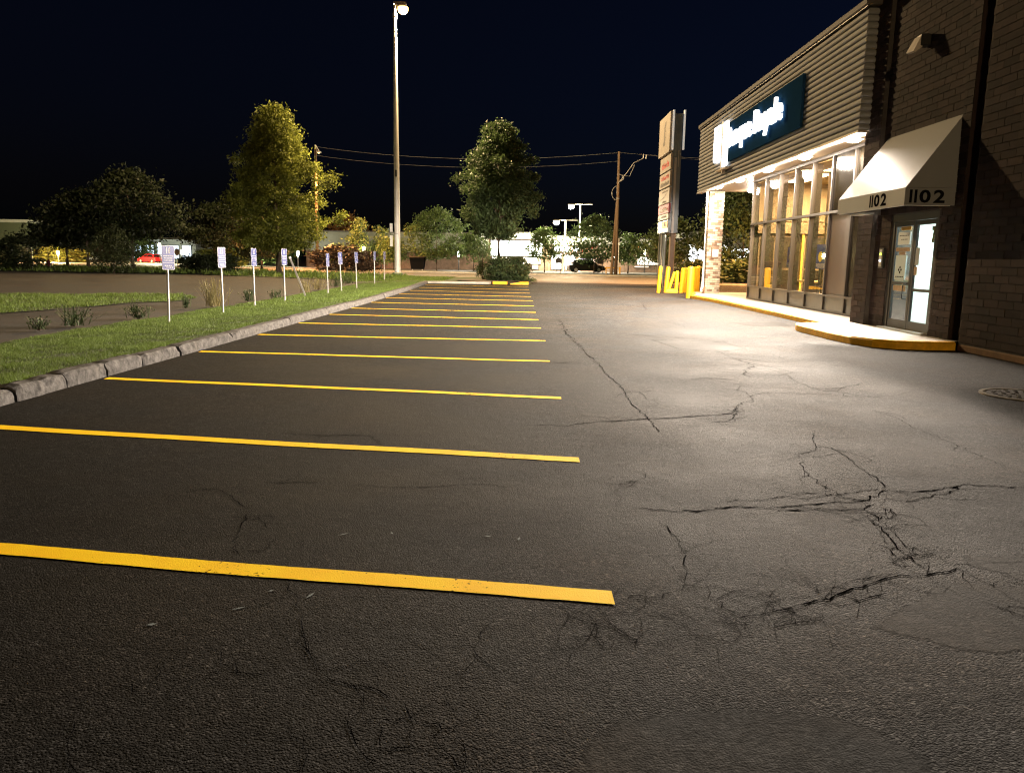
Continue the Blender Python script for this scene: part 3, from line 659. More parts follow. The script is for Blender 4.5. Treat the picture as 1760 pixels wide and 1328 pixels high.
def brick_face(x, y0, y1, z0, z1, depth=0.05, hole=None):
    nrow = int(round((z1-z0)/CH))
    for r_ in range(nrow):
        z = z0+r_*CH; y = y0-(BLN/2 if (int(round(z/CH)) % 2) else 0)
        while y < y1-0.02:
            a, b_ = max(y, y0)+0.005, min(y+BLN, y1)-0.005; y += BLN
            if b_-a < 0.05: continue
            segs = [(a, b_)]
            if hole and z+CH > hole[2] and z < hole[3]:
                segs = [(p, q) for p, q in ((a, min(b_, hole[0]-0.004)), (max(a, hole[1]+0.004), b_)) if q-p > 0.04]
            for p, q in segs: cells.append((x, p, q, z+0.006, z+CH-0.006, depth))
brick_face(7.80, 17.55, 18.3, 0.0, 9.4, 0.112)
brick_face(7.90, 14.45, 17.55, 0.0, 9.4, 0.05, (14.94, 16.86, 0, 2.55))
brick_face(7.86, 14.15, 14.45, 0.0, 9.4, 0.05)
brick_face(7.88, -10, 13.85, 0.135, 9.4, 0.05)
def view_xy(p):
    d = Vector(p)-Vector((0, 0, 1.5)); z = d.dot(_f)
    return (880+F_PX*d.dot(r2)/z, 664-F_PX*d.dot(u2)/z) if z > 0.3 else (9e9, 9e9)
def seen_area(c_):
    x, p, q, z0, z1, d = c_; X, Y = view_xy((x, (p+q)/2, (z0+z1)/2))
    if not (0 < X < 1758 and 0 < Y < 1326): return 0
    if 14.3 < (p+q)/2 < 17.6 and 2.5 < z0 < 4.25: return 0
    dd = Vector((x, (p+q)/2, z0-1.5)).length; return (q-p)*(z1-z0)*x/dd**3
cells.sort(key=seen_area, reverse=True)
unit = MB().box(0, 1, -0.5, 0.5, -0.5, 0.5)
ume = bpy.data.meshes.new('brick'); ume.from_pydata(unit.v, [], unit.f); ume.materials.append(M_brick)
rest = MB()
for i, (x, p, q, z0, z1, d) in enumerate(cells):
    j = random.uniform(-0.003, 0.003)
    if i < 300:
        o = bpy.data.objects.new('brick', ume); C.objects.link(o); o.parent = bank
        o.location = Vector((x+j, (p+q)/2, (z0+z1)/2))-bank.location; o.scale = (d, q-p, z1-z0)
    else: rest.box(x+j, x+j+d, p, q, z0, z1)
o = rest.build('brickwork', M_brick, bank); o['kind'] = 'stuff'

# canopy volume, soffit, ribbed siding, coping
B('canopy', MB().box(7.66, 24, 18.32, 34.3, 4.62, 7.15), M_dark)
B('soffit', MB().box(7.57, 24, 18.32, 34.3, 4.54, 4.60), M_soffit)
NB = 18; PB = (7.12-4.50)/NB
for i in range(NB):
    z = 4.50+i*PB
    prof = [(0.10, z+0.004), (0.02, z+0.004), (0.0, z+0.03), (-0.006, z+PB*0.45), (0.012, z+PB*0.72), (0.045, z+PB*0.86), (0.05, z+PB-0.002), (0.10, z+PB-0.002)]
    mb = MB(); X0 = 7.55; n = len(prof)
    # mitred run: far end -> near corner -> return to the brick wall
    rings = [[(X0+px, 34.36-px*0, pz) for px, pz in prof], [(X0+px, 18.12+px, pz) for px, pz in prof], [(7.98, 18.12+px, pz) for px, pz in prof]]
    vs = [p for r_ in rings for p in r_]; fs = []
    for k in range(2):
        for j in range(n): fs.append((k*n+j, k*n+(j+1) % n, (k+1)*n+(j+1) % n, (k+1)*n+j))
    fs += [tuple(range(n)), tuple(2*n+j for j in range(n-1, -1, -1))]
    B('siding_board', mb.add(vs, fs), M_siding)
B('fascia_trim', MB().box(7.53, 7.75, 18.10, 34.38, 4.44, 4.498), mat('trim_metal', (0.34, 0.28, 0.22), 0.45, 0.2, var=0.1))
cop = MB().box(7.46, 8.3, 18.02, 34.4, 7.15, 7.30); B('coping', cop, mat('coping_metal', (0.10, 0.088, 0.08), 0.7, 0.0, spec=0.1, var=0.15, vscale=1.0), bevel=0.02)
B('coping_lip', MB().box(7.50, 7.56, 18.06, 34.38, 7.125, 7.148), M_alu)
# brick column at the canopy's far corner
col = B('column', MB().box(7.97, 8.58, 33.72, 34.28, 0.13, 4.54), M_mortar)
cl = MB(); cd = MB()
for r_ in range(46):
    z = 0.15+r_*0.095
    for k in range(-1, 4):
        a = 7.955+k*0.21+(0.105 if r_ % 2 else 0); p, q = max(a, 7.955), min(a+0.20, 8.595)
        if q-p > 0.03: (cd if random.random() < 0.27 else cl).box(p, q, 33.70, 33.78, z, z+0.083)
        a = 33.71+k*0.21+(0.105 if r_ % 2 else 0); p, q = max(a, 33.785), min(a+0.20, 34.29)
        if q-p > 0.03: (cd if random.random() < 0.27 else cl).box(7.95, 8.0, p, q, z, z+0.083)
for mb_, mm in ((cl, M_buff), (cd, M_buffdark)):
    o = mb_.build('column_bricks', mm, col); o['kind'] = 'stuff'
B('downpipe', MB().tube([(7.86, 33.76, 4.5), (7.86, 33.76, 0.5), (7.80, 33.70, 0.22)], 0.055, 8), M_white)
cb = B('meter_box', MB().box(8.13, 8.44, 33.60, 33.70, 1.66, 2.16), M_buffdark, bevel=0.01)
MB().box(8.18, 8.42, 33.585, 33.60, 1.74, 2.05).build('cover_plate', M_white, cb)
B('pipe_fitting', MB().tube([(7.90, 33.62, 0.16), (7.86, 33.6, 0.3), (7.93, 33.64, 0.42)], 0.05, 6), mat('rust', (0.22, 0.11, 0.05), 0.85, var=0.4, vscale=9))

# storefront: mullions, rails, panes, spandrel panels
YM = [29.42, 27.95, 26.45, 24.95, 23.47, 22.0, 20.55, 19.05, 18.36]
for y in YM:
    B('mullion', MB().box(8.545, 8.67, y-0.03, y+0.03, 0.17, 4.53), M_alu)
for z, h_, dx in ((0.19, 0.05, 0.0), (0.62, 0.055, 0.012), (2.92, 0.07, 0.012), (4.49, 0.08, 0.006)):
    B('rail', MB().box(8.542-dx, 8.672, 18.33, 29.455, z-h_/2, z+h_/2), M_alu)
G_store = glass('tinted_pane', (0.85, 0.78, 0.66), 0.05); G_clear = glass('clear_pane', (0.93, 0.97, 0.96), 0.05)
M_darkpane = mat('dark_bronze_pane', (0.03, 0.024, 0.015), 0.12, 0.0, spec=0.4, var=0.2, vscale=0.8)
M_brownpanel = mat('brown_panel', (0.085, 0.056, 0.043), 0.4, var=0.12, vscale=1.2)
M_span = mat('grey_spandrel', (0.045, 0.04, 0.035), 0.35, var=0.35, vscale=2.5, stretch=(1, 7, 1))
for k in range(8):
    y1, y0 = YM[k]-0.03, YM[k+1]+0.03
    B('spandrel_panel', MB().box(8.59, 8.63, y0, y1, 0.215, 0.592), M_span)
    if k < 5:
        B('pane', MB().add([(8.61, y0, 0.65), (8.61, y1, 0.65), (8.61, y1, 2.885), (8.61, y0, 2.885)], [(0, 1, 2, 3)]), G_store)
        B('pane', MB().add([(8.61, y0, 2.955), (8.61, y1, 2.955), (8.61, y1, 4.45), (8.61, y0, 4.45)], [(0, 1, 2, 3)]), G_store)
    else:
        B('panel' if k == 5 else 'dark_pane', MB().box(8.60, 8.63, y0, y1, 0.65, 2.885), M_brownpanel if k == 5 else M_darkpane)
        B('dark_pane', MB().box(8.60, 8.63, y0, y1, 2.955, 4.45), M_darkpane)
# deep bronze fins behind the mullions
for y in YM[:6]: B('mullion_fin', MB().box(8.675, 8.83, y-0.035, y+0.035, 0.17, 4.41), mat('bronze_fin', (0.028, 0.021, 0.014), 0.5, var=0.15))
# banking hall behind the glass
M_tan = mat('tan_wall', (0.26, 0.19, 0.11), 0.8, var=0.12, vscale=1.5); M_tanc = mat('tan_ceiling', (0.26, 0.20, 0.11), 0.85, var=0.1, vscale=3)
B('hall_floor', MB().box(8.70, 15, 18.35, 29.40, 0.10, 0.15), mat('hall_carpet', (0.12, 0.09, 0.06), 0.95, var=0.2, vscale=5))
B('hall_ceiling', MB().box(8.70, 15, 18.35, 29.40, 4.42, 4.50), M_tanc)
B('hall_wall', MB().box(15.0, 15.1, 18.35, 29.5, 0.1, 4.5), M_tan)
B('hall_wall', MB().box(8.68, 15, 29.42, 29.52, 0.1, 4.5), M_tan)
B('hall_wall', MB().box(8.70, 15, 18.33, 18.348, 0.1, 4.42), M_tan)
B('rear_block', MB().box(15.12, 24, 18.34, 29.5, 0, 4.5).box(8.69, 15.1, 29.53, 29.6, 0, 4.5), M_dark)
for k, y in enumerate((26.9, 24.0, 21.4)):
    B('hall_pillar', MB().box(11.9, 12.25, y-0.18, y+0.18, 0.15, 4.42), mat('dark_oak', (0.10, 0.065, 0.035), 0.6, var=0.25, vscale=6, stretch=(1, 1, 0.2)))
B('bulkhead', MB().box(12.3, 12.5, 18.4, 29.3, 2.75, 4.42), M_tan)
B('partition', MB().box(12.32, 12.42, 19.0, 28.9, 0.15, 1.1), mat('partition', (0.13, 0.09, 0.055), 0.7, var=0.2, vscale=3))
G_hall = glow('hall_light', (1.0, 0.80, 0.48), 12.0)
# end wall of the hall: dark glazed bays, bulkhead, counter shelves, columns
M_bay = mat('hall_dark_bay', (0.035, 0.026, 0.018), 0.25, spec=0.5, var=0.2, vscale=2); M_fr = mat('hall_frame', (0.16, 0.11, 0.06), 0.5, var=0.15)
for k, (x0, x1) in enumerate(((8.85, 9.5), (9.62, 10.4), (10.55, 11.4), (11.55, 12.6), (12.8, 14.4))):
    q = B('wall_bay', MB().box(x0, x1, 29.34, 29.415, 0.2, 2.55), M_fr); MB().box(x0+0.07, x1-0.07, 29.325, 29.339, 0.28, 1.25).build('bay_pane', M_bay, q); MB().box(x0+0.07, x1-0.07, 29.325, 29.339, 1.33, 2.47).build('bay_pane', M_bay, q)
B('wall_beam', MB().box(8.75, 14.9, 29.2, 29.41, 2.6, 2.95), M_fr)
B('wall_panel', MB().box(8.8, 10.3, 29.36, 29.41, 3.05, 4.3).box(10.4, 12.2, 29.36, 29.41, 3.05, 4.3), mat('hall_panel', (0.20, 0.145, 0.085), 0.7, var=0.2, vscale=2))
B('yellow_strip', MB().box(10.43, 10.51, 29.2, 29.3, 0.16, 2.55), mat('hall_yellow', (0.5, 0.36, 0.05), 0.5))
for k, (x, y) in enumerate(((9.5, 27.4), (9.9, 25.6), (9.6, 23.4))): B('hall_post', MB().box(x, x+0.16, y, y+0.16, 0.15, 4.41), MATS['dark_oak'])
for ix, x in enumerate((9.8, 11.2, 13.4)):
    for iy, y in enumerate((28.2, 26.4, 24.6, 22.8, 20.6)):
        if (ix, iy) in ((1, 0), (0, 3), (2, 2)): continue
        p_ = B('light_panel', MB().box(x-0.32, x+0.32, y-0.5, y+0.5, 4.395, 4.418), G_hall)
for x, y in ((10.5, 27.2), (10.5, 23.0), (13.5, 25.2)):
    lamp('hall_lamp', bank, (x, y, 4.3), 1500, (1.0, 0.78, 0.45), 'AREA', (1.2, 1.2))
# furniture and posters in the hall (own things)
M_pine = mat('blond_wood', (0.50, 0.36, 0.17), 0.55, var=0.15, vscale=4, stretch=(1, 6, 1))
def table(x, y, l, wd, h, label, group):
    t = thing('counter_table', (x, y, 0.15), label, 'table', group)
    MB().box(-wd/2, wd/2, -l/2, l/2, h-0.06, h).build('table_top', M_pine, t, world=False, bevel=0.008)
    for sx in (-1, 1):
        for sy in (-1, 1):
            MB().box(sx*(wd/2-0.07)-0.035, sx*(wd/2-0.07)+0.035, sy*(l/2-0.07)-0.035, sy*(l/2-0.07)+0.035, 0, h-0.061).build('leg', M_pine, t, world=False)
table(9.9, 26.6, 1.5, 0.6, 0.78, 'pale wooden table with square legs behind the middle storefront panes', None)
table(10.0, 24.0, 1.7, 0.6, 0.78, 'pale wooden table in the hall beside the brown storefront panel', None)
table(11.3, 27.6, 2.6, 0.5, 1.28, 'high pale wooden counter deeper inside the bank hall', None)
M_pblue = mat('poster_blue', (0.03, 0.05, 0.30), 0.5, var=0.1); M_pyel = mat('poster_yellow', (0.85, 0.68, 0.05), 0.5)
def poster(x, y, z, wd, h, label):
    t = thing('poster_stand', (x, y, 0.15), label, 'poster', 'blue posters with yellow discs inside the bank')
    MB().box(-0.015, 0.015, -wd/2, wd/2, z-h/2, z+h/2).build('board', M_pblue, t, world=False)
    n = 20; disc = [(0.17*math.cos(2*math.pi*k/n), 0.17*math.sin(2*math.pi*k/n)+z) for k in range(n)]
    MB().prism(disc, -0.022, -0.017, 'x').build('disc', M_pyel, t, world=False)
    mb = MB()
    for k in range(4): mb.box(-0.020, -0.016, -wd*0.36, wd*0.36*(0.4 if k == 3 else 1), z-h*0.32-k*0.035, z-h*0.32-k*0.035+0.018)
    mb.build('print', M_white, t, world=False)
    MB().box(-0.02, 0.02, -0.03, 0.03, 0.02, z-h/2-0.001).build('post', M_dark, t, world=False)
    MB().box(-0.2, 0.2, -0.2, 0.2, 0, 0.02).build('foot', M_dark, t, world=False)
poster(9.75, 28.3, 1.58, 0.75, 0.72, 'narrower blue poster with yellow disc behind the third pane')
poster(9.7, 25.35, 1.58, 1.25, 0.78, 'wide blue poster with yellow disc next to the brown panel')
for k, (x, y) in enumerate(((9.35, 28.9), (9.2, 25.9), (9.2, 24.3))):
    t = thing('waste_box', (x, y, 0.15), ['beige box low in the hall beside the far corner pane', 'small white bin under the wide blue poster, left one', 'small white bin nearest the brown panel'][k], 'box')
    s_ = (0.30, 0.52) if k == 0 else (0.11, 0.34)
    MB().prism([(-s_[0], 0), (s_[0], 0), (s_[0]*0.93, s_[1]), (-s_[0]*0.93, s_[1])], -0.2, 0.2, 'x').build('body', M_pine if k == 0 else M_white, t, world=False, bevel=0.01)
    MB().box(-0.22, 0.22, -s_[0], s_[0], s_[1]+0.002, s_[1]+0.03).build('lid', M_pine if k == 0 else M_white, t, world=False)

# vestibule and glass double door
M_vest = mat('vestibule_white', (0.74, 0.80, 0.78), 0.7, var=0.05, vscale=2)
vb = MB().box(10.4, 10.5, 14.5, 17.3, 0.1, 2.8).box(8.49, 10.4, 17.3, 17.4, 0.1, 2.8).box(8.49, 10.4, 14.4, 14.5, 0.1, 2.8).box(8.05, 10.4, 14.5, 17.3, 2.72, 2.8)
vb.box(8.02, 8.495, 16.87, 16.93, 0.1, 2.7).box(8.02, 8.495, 14.87, 14.93, 0.1, 2.7)
B('vestibule_walls', vb, M_vest)
B('vestibule_floor', MB().box(7.94, 10.4, 14.94, 16.86, 0.10, 0.155), mat('vestibule_tile', (0.42, 0.44, 0.42), 0.5, var=0.12, vscale=3))
B('heater', MB().box(9.6, 9.8, 14.52, 15.25, 0.16, 1.0), M_white, bevel=0.02)
B('notice_board', MB().box(10.36, 10.398, 15.9, 16.5, 1.2, 1.9), mat('grey_board', (0.35, 0.37, 0.36), 0.7))
B('vestibule_light', MB().box(8.9, 10.1, 15.4, 16.4, 2.69, 2.718), glow('vestibule_glow', (0.86, 1.0, 0.97), 5.0))
lamp('vestibule_lamp', bank, (9.3, 15.9, 2.66), 230, (0.86, 1.0, 0.97), 'AREA', (1.2, 1.0))
door = thing('tmp', (7.95, 15.9, 0.15), '', ''); door.name = 'double_door'
for k in list(door.keys()): del door[k]
door.parent = bank; door.location = Vector((7.95, 15.9, 0.15)) - bank.location
D = lambda name, mb, m_, **k: mb.build(name, m_, door, **k)
D('frame', MB().box(7.93, 8.03, 16.74, 16.855, 0.155, 2.55).box(7.93, 8.03, 14.945, 15.06, 0.155, 2.55).box(7.93, 8.03, 15.062, 16.738, 2.40, 2.55), M_dark)
for k, (y0, y1) in enumerate(((15.91, 16.735), (15.065, 15.89))):
    zr = 1.12 if k == 0 else 1.0
    D('leaf_frame', MB().box(7.945, 7.995, y0, y0+0.065, 0.17, 2.395).box(7.945, 7.995, y1-0.065, y1, 0.17, 2.395).box(7.946, 7.994, y0+0.066, y1-0.066, 0.17, 0.36)
      .box(7.946, 7.994, y0+0.066, y1-0.066, 2.30, 2.394).box(7.946, 7.994, y0+0.066, y1-0.066, zr-0.03, zr+0.03), M_dark)
    D('pane', MB().add([(7.97, y0+0.06, 0.36), (7.97, y1-0.06, 0.36), (7.97, y1-0.06, 2.30), (7.97, y0+0.06, 2.30)], [(0, 1, 2, 3)]), G_clear)
D('handle', MB().tube([(7.945, 16.02, 1.12), (7.87, 16.02, 1.12), (7.86, 16.02, 1.09), (7.86, 16.02, 0.84), (7.87, 16.02, 0.81), (7.945, 16.02, 0.81)], 0.013, 6), M_dark)
D('threshold', MB().box(7.78, 7.93, 14.95, 16.85, 0.152, 0.185), M_steel)
D('door_closer', MB().box(8.0, 8.06, 15.12, 15.35, 2.18, 2.26).tube([(8.03, 15.3, 2.2), (8.06, 15.4, 1.95)], 0.025, 5), M_dark)
Mp = mat('paper', (0.70, 0.74, 0.72), 0.8); Mtape = mat('brown_card', (0.25, 0.16, 0.08), 0.8, var=0.2, vscale=9); Mgrey = mat('grey_card', (0.30, 0.31, 0.29), 0.8)
def note(y0, y1, z0, z1, m_, name='notice'): return D(name, MB().box(7.955, 7.962, y0, y1, z0, z1), m_)
note(16.10, 16.60, 1.92, 2.18, Mp); note(16.06, 16.66, 1.78, 1.86, Mtape, 'sticker'); note(16.24, 16.50, 1.71, 1.775, Mtape, 'sticker')
note(16.18, 16.62, 1.19, 1.70, mat('pale_poster', (0.50, 0.58, 0.57), 0.8)); note(16.10, 16.5, 2.215, 2.29, mat('orange_card', (0.45, 0.25, 0.05), 0.8), 'sticker')
for q in range(4): note(16.10+q*0.135, 16.10+q*0.135+0.12, 0.96, 1.075, Mtape, 'sticker')
note(15.66, 15.82, 1.50, 1.85, Mgrey); note(15.70, 15.82, 1.30, 1.47, Mtape, 'sticker')
em = MB()
for dy, dz in ((0, 0.05), (0.05, 0), (-0.05, 0), (0, -0.05)):
    em.prism([(16.40+dy+0.035*math.cos(t*math.pi/4), 1.40+dz+0.035*math.sin(t*math.pi/4)) for t in range(0, 8, 2)], 7.9535, 7.9545, 'x')
for q in range(5): em.box(7.9535, 7.9545, 16.24+q*0.07, 16.24+q*0.07+0.055, 1.245, 1.265)
for q in range(6): em.box(7.9535, 7.9545, 16.16+q*0.066, 16.16+q*0.066+0.05, 2.10, 2.115)
for q in range(4): em.box(7.9535, 7.9545, 16.20+q*0.07, 16.20+q*0.07+0.05, 2.02, 2.035)
D('print', em, M_black)
# sidewalk in front of the building with its painted kerb
OUT = [(7.78, 13.72), (7.2, 13.70), (6.75, 13.80), (6.45, 14.08), (6.27, 14.6), (6.2, 15.4), (6.2, 17.3), (6.28, 17.62), (6.6, 17.85), (7.12, 18.0), (7.2, 19.0), (7.24, 22), (7.26, 26), (7.22, 29.5), (7.06, 31.4), (7.0, 32.2), (7.3, 33.0), (7.5, 34.2), (7.7, 35.4)]
def offset(pts, d):
    o_ = []
    for i, p in enumerate(pts):
        a, b_ = Vector(pts[max(i-1, 0)]), Vector(pts[min(i+1, len(pts)-1)]); t = (b_-a).normalized(); o_.append((p[0]+t.y*d, p[1]-t.x*d))
    return o_
IN = offset(OUT, 0.16)
walk = sheet('sidewalk', IN + [(18, 35.4), (18, 13.72)], 0.148, M_conc)
for seg, (i0, i1) in enumerate(((0, 9), (9, 18))):
    vs = []; fs = []; k = 0
    for i in range(i0, i1+1):
        o0, n0 = OUT[i], IN[i]; e = offset(OUT, 0.03)[i]
        hh = 0.152 if seg == 0 else 0.142
        vs += [(o0[0], o0[1], -0.02), (o0[0], o0[1], hh-0.03), (e[0], e[1], hh), (n0[0], n0[1], hh), (n0[0], n0[1], -0.02)]
    n = i1-i0
    for i in range(n):
        for j in range(4): fs.append((i*5+j, i*5+j+1, (i+1)*5+j+1, (i+1)*5+j))
    fs += [tuple(range(5)), tuple(n*5+j for j in range(4, -1, -1))]
    MB().add(vs, fs).build('painted_kerb', M_kerbyellow, walk)
# expansion joints in the walk
jt = MB()
for y in (15.2, 16.7, 18.2, 20, 22, 24, 26, 28, 30, 32): jt.box(6.4 if y < 17.5 else 7.42, 8.5 if y > 18.3 else 7.79, y-0.006, y+0.006, 0.1485, 0.1495)
jt.build('joint', M_black, walk)

# ------------------------------------------------------------------ things on the building
# awning over the door
aw = thing('awning', (7.9, 15.9, 2.6), 'beige fabric awning with black numerals 1102 over the glass door', 'awning')
M_awn = mat('awning_vinyl', (0.225, 0.23, 0.24), 0.5, var=0.05, vscale=1.0, bump=0.08, bscale=3)
A_ = lambda name, mb, m_, **k: mb.build(name, m_, aw, **k)
y0, y1 = 14.40, 17.40; XF, XB, ZT, ZV0, ZV1 = 6.95, 7.895, 4.20, 2.58, 2.90
A_('sloped_panel', MB().add([(XF, y0, ZV1), (XF, y1, ZV1), (XB, y1-0.05, ZT), (XB, y0+0.05, ZT), (XF+0.01, y0+.01, ZV1-0.012), (XF+0.01, y1-.01, ZV1-0.012), (XB, y1-0.06, ZT-0.02), (XB, y0+0.06, ZT-0.02)],
   [(0, 1, 2, 3), (4, 7, 6, 5), (0, 4, 5, 1), (1, 5, 6, 2), (2, 6, 7, 3), (3, 7, 4, 0)]), M_awn)
for yy, s_ in ((y0, 1), (y1, -1)):
    A_('side_panel', MB().add([(XF+.002, yy+s_*.002, ZV1), (XB, yy+s_*.002, ZV1), (XB, yy+s_*0.05, ZT-.003)] + [(XF+.012, yy+s_*.012, ZV1), (XB, yy+s_*.012, ZV1), (XB, yy+s_*0.06, ZT-.016)], [(0, 1, 2), (3, 5, 4), (0, 3, 4, 1), (1, 4, 5, 2), (2, 5, 3, 0)]), M_awn)
    A_('side_valance', MB().box(XF+0.006, XB, min(yy, yy+s_*.012), max(yy, yy+s_*.012), ZV0+.004, ZV1-.004), M_awn)
A_('front_valance', MB().box(XF-0.006, XF+0.005, y0, y1, ZV0, ZV1-0.002), M_awn)
A_('frame_bar', MB().tube([(XF+.03, y0+.03, ZV0+.01), (XF+.03, y1-.03, ZV0+.01)], 0.018, 6).tube([(XB-.1, y0+.03, ZV0+.01), (XF+.03, y0+.03, ZV0+.01)], 0.018, 6), M_white)
A_('under_light', MB().box(7.2, 7.4, 16.6, 17.3, ZV0-0.03, ZV0+0.01), M_white)
# numerals 1 1 0 2: plain bars and rounded strokes
def numerals(place, hgt, wdt):
    """place(u, v) -> (back point, front point); u along the valance as read, v up"""
    u = 0.0
    for ch in '1102':
        mb = MB()
        if ch == '1': vs, fs, adv = [(0, 0, 0), (0.26, 0, 0), (0.26, 1, 0), (0, 1, 0), (0, 0, 1), (0.26, 0, 1), (0.26, 1, 1), (0, 1, 1)], [(0, 3, 2, 1), (4, 5, 6, 7), (0, 1, 5, 4), (1, 2, 6, 5), (2, 3, 7, 6), (3, 0, 4, 7)], 0.48
        else:
            v0, fs = text_islands(ch, 1.0, 0.05, 0.03)[0]; xs = [p[0] for p in v0]; ys = [p[1] for p in v0]
            vs = [((p[0]-min(xs))/(max(xs)-min(xs))*1.12, (p[1]-min(ys))/(max(ys)-min(ys)), 1 if p[2] > 0 else 0) for p in v0]; adv = 1.4
        out = []
        for p in vs: out.append(place((u+p[0])*wdt, p[1]*hgt)[int(p[2])])
        A_('numeral', mb.add(out, fs), M_black); u += adv
# on the front valance (read along -Y) and on the near side valance (read along +X)
numerals(lambda u, v: ((XF-0.0065, 15.83-u, 2.625+v), (XF-0.0095, 15.83-u, 2.625+v)), 0.235, 0.205)
numerals(lambda u, v: ((7.03+u, y0-0.001, 2.625+v), (7.03+u, y0-0.004, 2.625+v)), 0.235, 0.185)

# intercom by the door, floodlight high on the wall
ic = thing('intercom', (7.9, 17.08, 1.5), 'small dark entry intercom with green and white lights beside the glass door', 'intercom')
MB().box(7.84, 7.898, 16.97, 17.19, 1.42, 1.86).build('housing', M_dark, ic, bevel=0.008)
MB().box(7.832, 7.839, 17.02, 17.14, 1.46, 1.83).build('face_plate', M_steel, ic)
MB().box(7.826, 7.831, 17.05, 17.11, 1.71, 1.75).build('green_light', glow('green_led', (0.6, 1.0, 0.05), 6), ic)
MB().box(7.826, 7.831, 17.04, 17.12, 1.57, 1.61).build('screen', glow('lcd', (0.8, 0.85, 1.0), 4), ic)
fl = thing('wall_floodlight', (7.9, 16.0, 5.8), 'unlit boxy floodlight fixed high on the dark brick wall', 'wall light')
MB().box(7.70, 7.898, 15.90, 16.10, 5.74, 5.96).build('housing', M_dark, fl, bevel=0.015)
MB().add([(7.70, 15.92, 5.92), (7.70, 16.18, 5.94), (7.56, 16.2, 5.66), (7.58, 15.94, 5.64), (7.62, 15.94, 5.62), (7.62, 16.2, 5.64), (7.74, 16.18, 5.72), (7.74, 15.92, 5.72)],
         [(0, 1, 2, 3), (3, 2, 5, 4), (4, 5, 6, 7), (7, 6, 1, 0), (0, 3, 4, 7), (1, 6, 5, 2)]).build('lens_hood', mat('dusty_lens', (0.50, 0.43, 0.37), 0.5, var=0.2, vscale=9), fl)

# illuminated sign on the fascia
sg = thing('bank_sign', (7.5, 25.8, 5.2), 'navy fascia sign with glowing white letters Banque Royale', 'sign')
S_ = lambda name, mb, m_, **k: mb.build(name, m_, sg, **k)
S_('panel', MB().box(7.455, 7.545, 21.75, 29.2, 5.16, 6.56), M_navy, bevel=0.012)
G_sign = glow('sign_glow', (0.93, 0.98, 1.0), 3.2)
for vs, fs in text_islands('Banque Royale', 0.98, 0.045, 0.008):
    # text plane: x -> -Y, y -> Z, depth -> -X
    S_('letter', MB().add([(7.36-p[2], 29.05-p[0]*1.03, 5.62+p[1]*1.02) for p in vs], fs), G_sign)
S_('lit_bar', MB().box(7.40, 7.50, 29.34, 29.80, 5.04, 6.66), G_sign, bevel=0.02)
S_('bar_housing', MB().box(7.38, 7.53, 29.81, 29.95, 4.98, 6.70), M_steel)
lp = [(30.25+0.12, 5.32), (31.2-0.2, 5.32), (31.2-0.06, 5.38), (31.2, 5.5), (31.2, 6.66), (30.25, 6.66), (30.25, 5.46)]
lg = S_('logo_panel', MB().prism(lp, 7.40, 7.53, 'x'), G_sign)
MB().prism([(30.32, 6.1), (30.42, 6.35), (30.62, 6.42), (30.62, 6.58), (30.30, 6.58)], 7.392, 7.398, 'x').build('teal_mark', glow('teal_glow', (0.0, 0.55, 0.55), 0.9), lg)
MB().prism([(30.45, 5.44), (30.85, 5.42), (30.92, 5.46), (30.55, 5.48)], 7.392, 7.398, 'x').build('dark_mark', M_dark, lg)
S_('bracket', MB().box(7.36, 7.56, 29.0, 30.6, 4.93, 4.975).box(7.40, 7.54, 29.7, 29.8, 4.80, 4.93), mat('bracket_metal', (0.4, 0.33, 0.26), 0.5, 0.3))

# drop-bowl lights under the canopy
G_bowl = glow('bowl_glow', (1.0, 0.86, 0.58), 30.0)
SOFF = [(8.03, 19.5, 'lit bowl light under the canopy, nearest to the awning', 1.0), (8.02, 22.79, 'second lit bowl light under the canopy from the awning', 0.85), (7.95, 25.93, 'middle lit bowl light under the canopy above the panes', 0.75),
        (7.94, 29.23, 'lit bowl light under the canopy before the corner pane', 0.6), (7.84, 31.98, 'farthest lit bowl light of the front row, beside the brick column', 0.36), (9.7, 33.5, 'lit bowl light set back under the canopy past the glass corner', 0.15)]
P_SOFF = 25000
for x, y, lab, k in SOFF:
    t = thing('canopy_light', (x, y, 4.538), lab, 'ceiling light', 'bowl lights under the bank canopy')
    MB().lathe([(0.24, 0.0), (0.24, -0.03), (0.205, -0.032), (0.20, -0.01)], seg=24).build('trim_ring', M_white, t, world=False)
    MB().lathe([(0.195, -0.006), (0.18, -0.05), (0.13, -0.085), (0.05, -0.10)], seg=20).build('bowl', G_bowl, t, world=False, smooth=True)
    lamp('bulb', t, (0, 0, -0.16), P_SOFF*k, (1.0, 0.845, 0.69), 'POINT', 0.16, world=False, batwing=0.16)

# ------------------------------------------------------------------ bollards
BOLL = [(6.58, 37.4, 1.28, 0.09, 0.05, 'yellow steel bollard at the left end of the row by the pylon'), (6.98, 37.6, 1.24, 0.10, 0.06, 'second yellow bollard from the left, beside the leaning one'),
        (7.10, 37.75, 1.05, 0.075, 0.30, 'thin yellow bollard leaning far over to the right'), (7.50, 37.7, 1.05, 0.09, 0.02, 'short yellow bollard right of the leaning one'),
        (7.76, 37.8, 1.2, 0.105, 0.05, 'yellow bollard in the middle of the tight pair by the pylon'), (7.98, 38.1, 1.2, 0.08, 0.04, 'thin yellow bollard behind the nearest thick one'),
        (6.98, 32.35, 1.30, 0.13, 0.02, 'thick yellow bollard standing nearest, on the kerb end'), (8.0, 35.9, 1.27, 0.12, 0.02, 'thick yellow bollard next to the buff brick column'), (8.45, 37.3, 1.32, 0.08, 0.0, 'yellow bollard partly hidden behind the buff brick column')]
